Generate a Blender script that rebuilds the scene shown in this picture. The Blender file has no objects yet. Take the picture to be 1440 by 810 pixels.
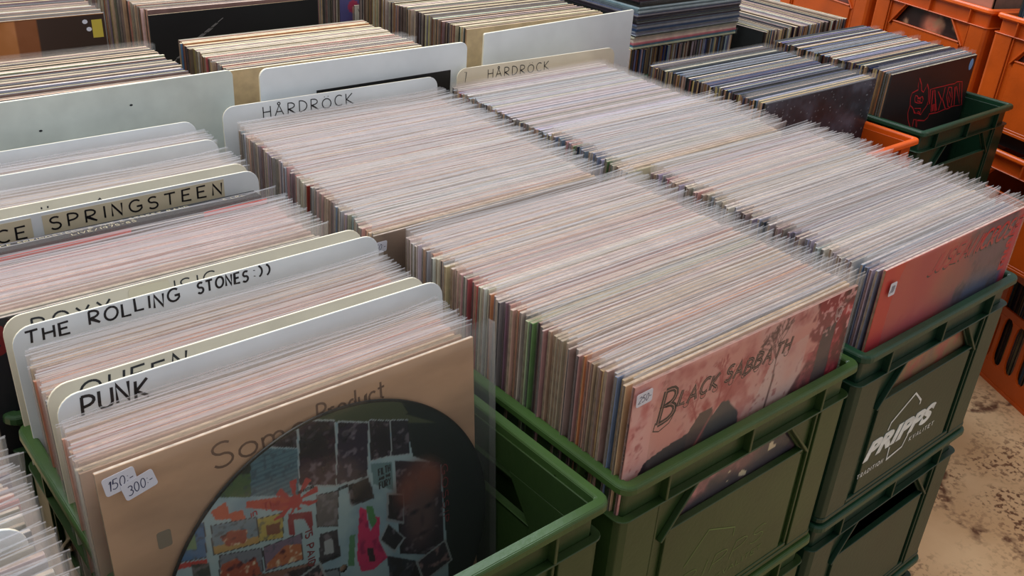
import bpy, bmesh, math, random
import numpy as np
from mathutils import Matrix, Vector
random.seed(7)
sc = bpy.context.scene
COL = sc.collection

# ------------------------------------------------------------------ camera
CAM_R = [[0.765755, 0.257582, -0.589297], [-0.6397, 0.399589, -0.656591], [0.06635, 0.879762, 0.470763]]
CAM_C = [-0.48853, -0.38641, 0.50751]
cam_d = bpy.data.cameras.new('camera')
cam_d.sensor_fit = 'HORIZONTAL'; cam_d.sensor_width = 36.0
cam_d.lens = 1354.54 / 1440.0 * 36.0
cam_d.clip_start = 0.02; cam_d.clip_end = 50
cam = bpy.data.objects.new('camera', cam_d); COL.objects.link(cam)
m = Matrix.Identity(4)
for i in range(3):
    for j in range(3): m[i][j] = CAM_R[i][j]
    m[i][3] = CAM_C[i]
cam.matrix_world = m
sc.camera = cam

# ------------------------------------------------------------------ light
sc.view_settings.view_transform = 'Standard'
sc.view_settings.look = 'None'
sc.view_settings.exposure = 0.14
sc.view_settings.gamma = 1.0
sc.view_settings.use_curve_mapping = False
w = bpy.data.worlds.new('market_hall_light'); sc.world = w; w.use_nodes = True
wn = w.node_tree.nodes; wn['Background'].inputs[0].default_value = (0.86, 0.90, 1.0, 1)
wn['Background'].inputs[1].default_value = 0.36

def area(name, loc, target, size, energy, color, size_y=None):
    d = bpy.data.lights.new(name, 'AREA'); d.size = size; d.energy = energy; d.color = color
    if size_y: d.shape = 'RECTANGLE'; d.size_y = size_y
    o = bpy.data.objects.new(name, d); COL.objects.link(o)
    o.location = loc
    o.rotation_euler = (Vector(target) - Vector(loc)).to_track_quat('-Z', 'Y').to_euler()
    return o
area('skylight_over_rear_rows', (0.9, 3.2, 2.6), (0.3, 0.4, 0), 3.0, 135, (0.80, 0.90, 1.0), 1.6)
area('skylight_overhead', (-0.6, 0.7, 2.8), (0.1, 0.4, 0), 2.4, 58, (1.0, 0.97, 0.93), 2.4)
area('warm_hall_lamp', (3.0, -1.6, 2.4), (1.4, 0.2, -.7), 1.2, 16, (1.0, 0.80, 0.58))

FLOOR_Z = -0.6945

# ------------------------------------------------------------------ materials
def lin(c):
    return tuple(((v/255.0)/12.92 if v/255.0 <= .04045 else ((v/255.0+.055)/1.055)**2.4) for v in c)
def L4(c): return (*lin(c), 1.0)

def mat(name, col=None, rough=.5, obj_col=False, attr=None, noise=None, spec=.5, bump=None, coat=0):
    M = bpy.data.materials.new(name); M.use_nodes = True
    nt = M.node_tree; N = nt.nodes; b = N['Principled BSDF']
    b.inputs['Roughness'].default_value = rough
    b.inputs['Specular IOR Level'].default_value = spec
    if coat: b.inputs['Coat Weight'].default_value = coat; b.inputs['Coat Roughness'].default_value = .12
    src = None
    if obj_col: src = N.new('ShaderNodeObjectInfo').outputs['Color']
    elif attr:
        a = N.new('ShaderNodeAttribute'); a.attribute_name = attr; src = a.outputs['Color']
    else:
        r = N.new('ShaderNodeRGB'); r.outputs[0].default_value = L4(col); src = r.outputs[0]
    if noise:
        sc_, lo, hi = noise[:3]
        st = noise[3] if len(noise) > 3 else (1, 1, 1)
        tc = N.new('ShaderNodeTexCoord'); mp = N.new('ShaderNodeMapping'); mp.inputs['Scale'].default_value = st
        oi = N.new('ShaderNodeObjectInfo'); ad = N.new('ShaderNodeVectorMath'); ad.operation = 'ADD'
        nt.links.new(tc.outputs['Object'], mp.inputs[0])
        nt.links.new(mp.outputs[0], ad.inputs[0]); nt.links.new(oi.outputs['Random'], ad.inputs[1])
        nz = N.new('ShaderNodeTexNoise'); nz.inputs['Scale'].default_value = sc_; nz.inputs['Detail'].default_value = 5
        nt.links.new(ad.outputs[0], nz.inputs['Vector'])
        mr = N.new('ShaderNodeMapRange'); mr.inputs['From Min'].default_value = .3; mr.inputs['From Max'].default_value = .7
        mr.inputs['To Min'].default_value = lo; mr.inputs['To Max'].default_value = hi
        nt.links.new(nz.outputs['Fac'], mr.inputs['Value'])
        mx = N.new('ShaderNodeVectorMath'); mx.operation = 'SCALE'
        nt.links.new(src, mx.inputs[0]); nt.links.new(mr.outputs[0], mx.inputs['Scale'])
        src = mx.outputs[0]
    nt.links.new(src, b.inputs['Base Color'])
    if bump:
        tc = N.new('ShaderNodeTexCoord'); nz = N.new('ShaderNodeTexNoise'); nz.inputs['Scale'].default_value = bump[0]
        nt.links.new(tc.outputs['Object'], nz.inputs['Vector'])
        bp = N.new('ShaderNodeBump'); bp.inputs['Strength'].default_value = bump[1]; bp.inputs['Distance'].default_value = .002
        nt.links.new(nz.outputs['Fac'], bp.inputs['Height']); nt.links.new(bp.outputs[0], b.inputs['Normal'])
    return M

def edge_mat(name, ramp, keep=0.25, stretch=(1, 1, 1)):
    """cardboard edges: a brown or grey picked per record, mixed with its cover colour"""
    M = bpy.data.materials.new(name); M.use_nodes = True
    nt = M.node_tree; N = nt.nodes; b = N['Principled BSDF']; b.inputs['Roughness'].default_value = .7
    oi = N.new('ShaderNodeObjectInfo'); cr = N.new('ShaderNodeValToRGB'); cr.color_ramp.interpolation = 'CONSTANT'
    el = cr.color_ramp.elements
    el[0].position = 0; el[0].color = L4(ramp[0]); el[1].position = 1/len(ramp); el[1].color = L4(ramp[1])
    for k in range(2, len(ramp)):
        e = el.new(k/len(ramp)); e.color = L4(ramp[k])
    nt.links.new(oi.outputs['Random'], cr.inputs[0])
    mx = N.new('ShaderNodeMix'); mx.data_type = 'RGBA'; mx.inputs[0].default_value = keep
    nt.links.new(cr.outputs[0], mx.inputs[6]); nt.links.new(oi.outputs['Color'], mx.inputs[7])
    tc = N.new('ShaderNodeTexCoord'); nz = N.new('ShaderNodeTexNoise'); nz.inputs['Scale'].default_value = 130; nz.inputs['Detail'].default_value = 3
    nt.links.new(tc.outputs['Object'], nz.inputs['Vector'])
    mr = N.new('ShaderNodeMapRange'); mr.inputs['From Min'].default_value = .35; mr.inputs['From Max'].default_value = .65
    mr.inputs['To Min'].default_value = .7; mr.inputs['To Max'].default_value = 1.15
    nt.links.new(nz.outputs['Fac'], mr.inputs['Value'])
    vm = N.new('ShaderNodeVectorMath'); vm.operation = 'SCALE'
    nt.links.new(mx.outputs[2], vm.inputs[0]); nt.links.new(mr.outputs[0], vm.inputs['Scale'])
    nt.links.new(vm.outputs[0], b.inputs['Base Color'])
    return M

def plastic_mat(name, alpha, tint, rough=.16, haze=(235, 232, 236), gloss=.35):
    """thin clear polythene: mostly see-through, milky, shiny at a glancing angle"""
    M = bpy.data.materials.new(name); M.use_nodes = True
    nt = M.node_tree; N = nt.nodes; N.remove(N['Principled BSDF']); out = N['Material Output']
    tr = N.new('ShaderNodeBsdfTransparent'); tr.inputs[0].default_value = L4(tint)
    df = N.new('ShaderNodeBsdfDiffuse'); df.inputs[0].default_value = L4(haze)
    tl = N.new('ShaderNodeBsdfTranslucent'); tl.inputs[0].default_value = L4(haze)
    gl = N.new('ShaderNodeBsdfGlossy'); gl.inputs['Roughness'].default_value = rough; gl.inputs[0].default_value = (1, 1, 1, 1)
    d2 = N.new('ShaderNodeMixShader'); d2.inputs[0].default_value = .5
    nt.links.new(df.outputs[0], d2.inputs[1]); nt.links.new(tl.outputs[0], d2.inputs[2])
    lw = N.new('ShaderNodeLayerWeight'); lw.inputs['Blend'].default_value = .35
    m1 = N.new('ShaderNodeMixShader'); m1.inputs[0].default_value = gloss
    nt.links.new(d2.outputs[0], m1.inputs[1]); nt.links.new(gl.outputs[0], m1.inputs[2])
    ma = N.new('ShaderNodeMath'); ma.operation = 'MULTIPLY_ADD'; ma.inputs[1].default_value = .35; ma.inputs[2].default_value = alpha
    nt.links.new(lw.outputs['Fresnel'], ma.inputs[0])
    m2 = N.new('ShaderNodeMixShader')
    nt.links.new(ma.outputs[0], m2.inputs[0]); nt.links.new(tr.outputs[0], m2.inputs[1]); nt.links.new(m1.outputs[0], m2.inputs[2])
    # wavy film catches the light in flecks
    tc = N.new('ShaderNodeTexCoord'); nz = N.new('ShaderNodeTexNoise'); nz.inputs['Scale'].default_value = 35; nz.inputs['Detail'].default_value = 3
    oi = N.new('ShaderNodeObjectInfo'); ad = N.new('ShaderNodeVectorMath'); ad.operation = 'ADD'
    nt.links.new(tc.outputs['Object'], ad.inputs[0]); nt.links.new(oi.outputs['Random'], ad.inputs[1])
    nt.links.new(ad.outputs[0], nz.inputs['Vector'])
    bp = N.new('ShaderNodeBump'); bp.inputs['Strength'].default_value = .6; bp.inputs['Distance'].default_value = .004
    nt.links.new(nz.outputs['Fac'], bp.inputs['Height'])
    nt.links.new(bp.outputs[0], gl.inputs['Normal'])
    nt.links.new(m2.outputs[0], out.inputs[0])
    return M

M_COVER = mat('printed_card', rough=.45, obj_col=True, noise=(9, .75, 1.15, (1, 1, 3)))
M_TOP = edge_mat('card_edge', [(206,190,168),(190,170,146),(222,212,200),(160,140,118),(210,196,180),(120,100,84)], .3)
M_SPINE = edge_mat('card_spine', [(88,66,48),(60,48,40),(118,94,68),(40,34,32),(134,112,84),(70,60,52),(96,84,58),(30,27,27),(142,126,102),(88,48,38),(66,62,52)], .12)
M_BARETOP = edge_mat('worn_card_edge', [(200,170,124),(224,204,168),(170,138,96),(52,44,42),(190,160,118),(214,196,166),(70,58,54),(120,96,72)], .12)
M_FILM = plastic_mat('clear_film', .075, (252,250,249), haze=(246,242,236))
M_FILM_EDGE = plastic_mat('bright_film_edge', .36, (250,250,252), haze=(250,250,252), gloss=.3)  # milkier strip, puts the bright edge line into the film colour
M_FILM_THIN = plastic_mat('crisp_clear_film', .05, (250,250,250), gloss=.5)
M_GREEN = mat('green_moulded_plastic', rough=.38, obj_col=True, noise=(14, .82, 1.12), bump=(160, .12))
M_WHITE = mat('white_plastic_sheet', (234,240,243), rough=.42, noise=(18, .93, 1.03))
M_CREAM = mat('yellowed_plastic_edge', (236,226,200), rough=.5)
M_OLDWHITE = mat('yellowed_plastic_sheet', (230,218,194), rough=.45, noise=(16, .88, 1.04))
M_GREY = mat('grey_white_plastic_sheet', (214,220,212), rough=.45, noise=(22, .86, 1.05))
M_INK = mat('black_marker_ink', (26,24,28), rough=.4)
M_INKBLUE = mat('dark_blue_pen', (46,50,86), rough=.5)
M_INKGREY = mat('faded_marker', (118,88,70), rough=.6)
M_LABEL = mat('paper_price_label', (222,222,232), rough=.6)
M_LOGO = mat('white_screen_print', (240,244,240), rough=.6, noise=(90, .75, 1.05))
M_ART = mat('printed_cover_art', rough=.4, attr='Col')
M_ARTGLOSS = mat('glossy_printed_art', rough=.22, attr='Col', coat=.5)
M_RED = mat('red_print', (196,40,48), rough=.45)
M_DARKRED = mat('dark_red_print', (128,34,40), rough=.45)
M_GOLD = mat('gold_print', (190,174,126), rough=.5)
M_BLACK = mat('black_print', (20,19,20), rough=.5)
M_BLUE = mat('pale_blue_dot', (112,170,226), rough=.5)
M_YELLOW = mat('yellow_sticker', (206,184,70), rough=.6)
M_BROWNINK = mat('brown_print', (40,22,22), rough=.5)
M_STUFF = mat('assorted_card', rough=.55, attr='Col', noise=(60, .8, 1.1, (1, 1, 1)))
M_TAPE = mat('translucent_tape', (222,210,180), rough=.3)

# ------------------------------------------------------------------ mesh helpers
def new_obj(name, me, parent=None, loc=None, rot=None):
    o = bpy.data.objects.new(name, me); COL.objects.link(o)
    if parent: o.parent = parent
    if loc: o.location = loc
    if rot: o.rotation_euler = rot
    return o

def tag(o, label=None, cat=None, group=None, kind=None):
    if label: o['label'] = label
    if cat: o['category'] = cat
    if group: o['group'] = group
    if kind: o['kind'] = kind
    return o

class MB:
    """collects polygons"""
    def __init__(s): s.v = []; s.f = []; s.m = []; s.c = []
    def poly(s, pts, mi=0, col=None):
        b = len(s.v); s.v += [tuple(p) for p in pts]; s.f.append(tuple(range(b, b+len(pts)))); s.m.append(mi); s.c.append(col)
    def box(s, x0, x1, y0, y1, z0, z1, mi=0, col=None, mis=None, T=None, cols=None):
        P = [(x0,y0,z0),(x1,y0,z0),(x1,y1,z0),(x0,y1,z0),(x0,y0,z1),(x1,y0,z1),(x1,y1,z1),(x0,y1,z1)]
        if T: P = [T(p) for p in P]
        b = len(s.v); s.v += P
        # faces: bottom, top, front, right, back, left
        F = [(0,3,2,1),(4,5,6,7),(0,1,5,4),(1,2,6,5),(2,3,7,6),(3,0,4,7)]
        for k, f in enumerate(F):
            s.f.append(tuple(b+i for i in f)); s.m.append(mis[k] if mis else mi); s.c.append(cols[k] if cols else col)
    def prism(s, poly, a0, a1, fn, mi=0):
        """poly of (p,q); fn(p,q,a) -> xyz"""
        n = len(poly); b = len(s.v)
        s.v += [fn(p, q, a0) for p, q in poly] + [fn(p, q, a1) for p, q in poly]
        s.f.append(tuple(b+i for i in range(n))[::-1]); s.m.append(mi); s.c.append(None)
        s.f.append(tuple(b+n+i for i in range(n))); s.m.append(mi); s.c.append(None)
        for i in range(n):
            j = (i+1) % n
            s.f.append((b+i, b+j, b+n+j, b+n+i)); s.m.append(mi); s.c.append(None)
    def mesh(s, name, mats, smooth=False, fix=True):
        me = bpy.data.meshes.new(name); me.from_pydata(s.v, [], s.f)
        for m_ in mats: me.materials.append(m_)
        me.polygons.foreach_set('material_index', s.m)
        if any(c is not None for c in s.c):
            ca = me.color_attributes.new('Col', 'FLOAT_COLOR', 'CORNER')
            arr = np.ones((len(me.loops), 4), np.float32); k = 0
            for f, c in zip(s.f, s.c):
                n = len(f)
                if c is not None: arr[k:k+n, :3] = lin(c)
                k += n
            ca.data.foreach_set('color', arr.ravel())
        if fix:
            bm = bmesh.new(); bm.from_mesh(me); bmesh.ops.recalc_face_normals(bm, faces=bm.faces); bm.to_mesh(me); bm.free()
        if smooth: me.polygons.foreach_set('use_smooth', [True]*len(me.polygons))
        me.update(); return me

def bevel_mesh(me, w_=.001, seg=1, ang=35):
    bm = bmesh.new(); bm.from_mesh(me)
    ed = [e for e in bm.edges if len(e.link_faces) == 2 and e.calc_face_angle(0) > math.radians(ang)]
    bmesh.ops.bevel(bm, geom=ed, offset=w_, segments=seg, affect='EDGES', clamp_overlap=True)
    bm.to_mesh(me); bm.free(); return me

def rrect(x0, x1, y0, y1, r, n=5, corners=(1, 1, 1, 1)):
    """rounded outline, counter-clockwise from the lower left corner"""
    pts = []
    for (cx, cy, a, on) in ((x0, y0, 180, corners[0]), (x1, y0, 270, corners[1]), (x1, y1, 0, corners[2]), (x0, y1, 90, corners[3])):
        if not on: pts.append((cx, cy)); continue
        ox = cx + (r if cx == x0 else -r); oy = cy + (r if cy == y0 else -r)
        for k in range(n+1):
            t = math.radians(a + 90*k/n); pts.append((ox + r*math.cos(t), oy + r*math.sin(t)))
    return pts

# ------------------------------------------------------------------ stroke lettering
def arc(cx, cy, rx, ry, a0, a1, n=9):
    return [(cx + rx*math.cos(math.radians(a0+(a1-a0)*k/n)), cy + ry*math.sin(math.radians(a0+(a1-a0)*k/n))) for k in range(n+1)]
G = {
 'A': [[(0,0),(.33,1),(.66,0)],[(.14,.38),(.54,.36)]],
 'B': [[(0,0),(.02,1)],[(.02,1)]+arc(.2,.76,.3,.24,90,-90,6)+[(.05,.52)]+arc(.2,.27,.38,.26,90,-90,6)+[(0,0)]],
 'C': [arc(.36,.5,.36,.5,50,310,12)],
 'D': [[(0,0),(.02,1)],[(0,1)]+arc(.1,.5,.5,.5,85,-85,10)+[(0,0)]],
 'E': [[(.5,1),(.02,.98),(0,.02),(.52,0)],[(0,.52),(.42,.53)]],
 'F': [[(.5,1),(.02,.98),(0,0)],[(0,.52),(.42,.53)]],
 'G': [arc(.36,.5,.36,.5,50,330,12)+[(.68,.44),(.4,.44)]],
 'H': [[(0,0),(0,1)],[(.55,0),(.55,1)],[(0,.5),(.55,.52)]],
 'I': [[(.05,0),(.05,1)]],
 'J': [[(.4,1),(.4,.2)]+arc(.2,.2,.2,.2,0,-150,6)],
 'K': [[(0,0),(0,1)],[(.52,1),(.03,.46),(.58,0)]],
 'L': [[(0,1),(0,.02),(.48,0)]],
 'M': [[(0,0),(.08,1),(.38,.35),(.68,1),(.76,0)]],
 'N': [[(0,0),(.03,1),(.52,0),(.56,1)]],
 'O': [arc(.36,.5,.36,.5,80,440,16)],
 'P': [[(0,0),(.02,1)],[(0,1)]+arc(.18,.73,.34,.27,90,-90,7)+[(.02,.44)]],
 'Q': [arc(.36,.5,.36,.5,80,440,16),[(.42,.3),(.75,-.08)]],
 'R': [[(0,0),(.02,1)],[(0,1)]+arc(.18,.74,.34,.26,90,-90,7)+[(.04,.47),(.56,0)]],
 'S': [arc(.26,.75,.25,.24,40,250,8)+arc(.24,.26,.26,.27,75,-150,9)],
 'T': [[(0,.98),(.64,1)],[(.32,1),(.31,0)]],
 'U': [[(0,1),(0,.3)]+arc(.27,.28,.27,.28,180,360,8)+[(.54,1)]],
 'V': [[(0,1),(.3,0),(.6,1)]],
 'W': [[(0,1),(.2,0),(.4,.7),(.6,0),(.8,1)]],
 'X': [[(0,1),(.58,0)],[(.58,1),(0,0)]],
 'Y': [[(0,1),(.3,.5),(.6,1)],[(.3,.5),(.28,0)]],
 'o': [arc(.25,.28,.24,.28,70,430,12)],
 'm': [[(0,.56),(.02,0)],[(.02,.4)]+arc(.16,.38,.14,.18,150,0,5)+[(.3,0)],[(.3,.4)]+arc(.44,.38,.14,.18,150,0,5)+[(.6,0)]],
 'e': [[(.04,.28),(.44,.32)]+arc(.25,.3,.21,.27,10,310,11)],
 'r': [[(0,.56),(.02,0)],[(.02,.36),(.16,.54),(.32,.52)]],
 'd': [arc(.22,.27,.2,.27,60,400,11),[(.44,1),(.42,0)]],
 'u': [[(0,.56),(.02,.2)]+arc(.2,.16,.18,.16,190,340,5)+[(.42,.56),(.44,0)]],
 'h': [[(0,1),(.02,0)],[(.02,.4)]+arc(.2,.38,.18,.18,150,0,5)+[(.4,0)]],
 'c': [arc(.24,.28,.24,.28,50,310,9)],
 't': [[(.18,.95),(.18,.1),(.34,0)],[(0,.62),(.4,.66)]],
 'a': [arc(.22,.27,.2,.27,60,400,11),[(.44,.54),(.46,0)]],
 'n': [[(0,.56),(.02,0)],[(.02,.4)]+arc(.2,.38,.18,.18,150,0,5)+[(.4,0)]],
 'i': [[(.04,.55),(.05,0)],[(.04,.78),(.05,.82)]],
 's': [arc(.18,.42,.15,.14,40,250,6)+arc(.17,.14,.17,.14,75,-150,7)],
 '0': [arc(.25,.5,.24,.5,80,440,14)], '1': [[(.0,.78),(.16,1),(.15,0)]],
 '2': [arc(.24,.74,.24,.26,160,-30,8)+[(.0,0),(.52,.02)]],
 '3': [arc(.2,.75,.24,.24,140,-80,8)+arc(.2,.26,.28,.27,80,-140,9)],
 '5': [[(.46,1),(.08,1),(.04,.56)]+arc(.2,.3,.27,.3,100,-140,9)],
 '7': [[(0,1),(.5,1),(.2,0)]], '8': [arc(.25,.75,.2,.24,-90,270,12)+arc(.25,.27,.25,.26,90,-270,12)],
 '9': [arc(.25,.7,.23,.28,0,360,12)+[(.48,.7),(.36,0)]],
 '-': [[(0,.45),(.34,.48)]], ':': [[(.05,.7),(.06,.76)],[(.05,.2),(.06,.26)]],
 ')': [arc(-.2,.5,.42,.55,60,-60,8)], '/': [[(0,-.05),(.4,1.05)]], '&': [[(.6,.3),(.3,0)]+arc(.2,.2,.2,.22,270,120,5)+[(.4,.75)]+arc(.25,.85,.15,.15,-20,200,5)+[(.6,0)]],
 '.': [[(.05,0),(.07,.05)]], '"': [[(0,.8),(0,1)],[(.2,.8),(.2,1)]],
 '\u00c5': [[(0,0),(.33,.9),(.66,0)],[(.14,.34),(.54,.33)],arc(.33,1.06,.1,.12,-90,270,9)],
 '\u00d6': [arc(.36,.45,.36,.45,80,440,16),[(.2,1.06),(.22,1.12)],[(.5,1.08),(.52,1.14)]],
}
def text_width(s, sp): 
    x = 0
    for ch in s:
        if ch == ' ': x += .55; continue
        x += max(p[0] for st in G[ch] for p in st) + sp
    return x - sp
def strokes(s, x0, x1, z0, h, shear=.0, sp=.28, jit=.02, seed=1, slope=0.0, rot=0.0):
    """polyline strokes filling x0..x1 with letters of height h on base line z0"""
    rng = random.Random(seed); W_ = text_width(s, sp); k = (x1-x0)/W_; x = 0; out = []
    for ch in s:
        if ch == ' ': x += .55; continue
        dz = rng.uniform(-1, 1)*jit*2; sk = rng.uniform(-1, 1)*jit
        for st in G[ch]:
            q = []
            for px, pz in st:
                X = (x + px)*k + (pz*(shear+sk))*h; Z = (pz + dz)*h
                q.append((x0 + X, z0 + Z + slope*X))
            out.append(q)
        x += max(p[0] for st in G[ch] for p in st) + sp
    return out
def ribbon(mb, pts, wd, y=0, mi=0, closed=False, T=None):
    """flat pen stroke of width wd in the x-z plane, facing -y"""
    T = T or (lambda x, z: (x, y, z))
    n = len(pts)
    if closed: pts = list(pts) + [pts[0]]; n += 1
    L, R_ = [], []
    for i in range(n):
        a = pts[max(i-1, 0)]; b = pts[min(i+1, n-1)]
        if closed and i in (0, n-1): a = pts[n-2]; b = pts[1]
        dx, dz = b[0]-a[0], b[1]-a[1]; l = math.hypot(dx, dz) or 1e-9
        nx, nz = -dz/l*wd/2, dx/l*wd/2
        # keep sharp corners full width
        if 0 < i < n-1:
            d1 = (pts[i][0]-pts[i-1][0], pts[i][1]-pts[i-1][1]); d2 = (pts[i+1][0]-pts[i][0], pts[i+1][1]-pts[i][1])
            l1 = math.hypot(*d1) or 1e-9; l2 = math.hypot(*d2) or 1e-9
            cs = (d1[0]*d2[0]+d1[1]*d2[1])/(l1*l2); f = 1/max(math.sqrt(max((1+cs)/2, 0)), .55)
            nx *= f; nz *= f
        L.append((pts[i][0]+nx, pts[i][1]+nz)); R_.append((pts[i][0]-nx, pts[i][1]-nz))
    for i in range(n-1):
        mb.poly([T(*R_[i]), T(*R_[i+1]), T(*L[i+1]), T(*L[i])], mi)
def write(name, st, wd, m_, parent, y, kind=None):
    mb = MB()
    for q in st: ribbon(mb, q, wd, y)
    o = new_obj(name, mb.mesh(name, [m_], fix=False), parent)
    return o
def flat_poly(name, polys, m_, parent, y, th=0.0003):
    mb = MB()
    for p in polys: mb.prism(p, y, y-th, lambda a, b, c: (a, c, b))
    return new_obj(name, mb.mesh(name, [m_]), parent)
def font_text(name, s, size, m_, parent, loc, shear=0, bold=0, spacing=1.0, rot=(math.pi/2, 0, 0), sx=1.0):
    cu = bpy.data.curves.new(name, 'FONT'); cu.body = s; cu.size = size; cu.shear = shear; cu.offset = bold
    cu.space_character = spacing; cu.extrude = .0002
    t = bpy.data.objects.new('tmp', cu); COL.objects.link(t)
    dg = bpy.context.evaluated_depsgraph_get(); me = bpy.data.meshes.new_from_object(t.evaluated_get(dg))
    bpy.data.objects.remove(t)
    me.materials.clear(); me.materials.append(m_)
    o = new_obj(name, me, parent, loc, rot); o.scale = (sx, 1, 1)
    return o

# ------------------------------------------------------------------ numpy painting
def _hash(ix, iy, s):
    n = np.sin(ix*127.1 + iy*311.7 + s*74.7)*43758.5453
    return n - np.floor(n)
def vnoise(x, y, s=0):
    ix, iy = np.floor(x), np.floor(y); fx, fy = x-ix, y-iy
    fx = fx*fx*(3-2*fx); fy = fy*fy*(3-2*fy)
    a = _hash(ix, iy, s); b = _hash(ix+1, iy, s); c = _hash(ix, iy+1, s); d = _hash(ix+1, iy+1, s)
    return (a*(1-fx)+b*fx)*(1-fy) + (c*(1-fx)+d*fx)*fy
def fbm(x, y, s=0, o=4):
    t = 0; a = .5; 
    for k in range(o): t = t + a*vnoise(x, y, s+k); x = x*2.03; y = y*2.03; a *= .5
    return t/(1-.5**o)
def mixc(img, col, msk):
    msk = np.clip(msk, 0, 1)[..., None]; return img*(1-msk) + np.array(col, float)*msk
def inpoly(X, Z, poly):
    ins = np.zeros(X.shape, bool); n = len(poly); j = n-1
    for i in range(n):
        xi, zi = poly[i]; xj, zj = poly[j]
        if zi != zj:
            c = ((zi > Z) != (zj > Z)) & (X < (xj-xi)*(Z-zi)/(zj-zi)+xi); ins ^= c
        j = i
    return ins.astype(float)
def segdist(X, Z, a, b):
    dx, dz = b[0]-a[0], b[1]-a[1]; t = np.clip(((X-a[0])*dx+(Z-a[1])*dz)/(dx*dx+dz*dz+1e-12), 0, 1)
    return np.hypot(X-a[0]-t*dx, Z-a[1]-t*dz)
def art(name, x0, x1, z0, z1, nx, nz, fn, parent, y, m_=None, loc=None, clip=None):
    """thin printed sheet with a colour per point"""
    xs = np.linspace(x0, x1, nx+1); zs = np.linspace(z0, z1, nz+1); X, Z = np.meshgrid(xs, zs)
    img = np.clip(fn(X, Z), 0, 255)/255.0
    c = np.where(img <= .04045, img/12.92, ((img+.055)/1.055)**2.4)
    co = np.stack([X, np.full_like(X, y), Z], -1).reshape(-1, 3)
    i = np.arange(nz)[:, None]*(nx+1) + np.arange(nx)[None, :]
    F = np.stack([i, i+1, i+nx+2, i+nx+1], -1).reshape(-1, 4)
    if clip is not None:
        cx = co[F].mean(1); F = F[clip(cx[:, 0], cx[:, 2])]
    me = bpy.data.meshes.new(name)
    me.vertices.add(len(co)); me.vertices.foreach_set('co', co.astype(np.float32).ravel())
    me.loops.add(len(F)*4); me.loops.foreach_set('vertex_index', F.astype(np.int32).ravel())
    me.polygons.add(len(F)); me.polygons.foreach_set('loop_start', np.arange(len(F), dtype=np.int32)*4)
    me.update(calc_edges=True)
    ca = me.color_attributes.new('Col', 'FLOAT_COLOR', 'POINT')
    arr = np.ones((len(co), 4), np.float32); arr[:, :3] = c.reshape(-1, 3); ca.data.foreach_set('color', arr.ravel())
    me.materials.append(m_ or M_ART); me.validate()
    return new_obj(name, me, parent, loc)

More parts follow.
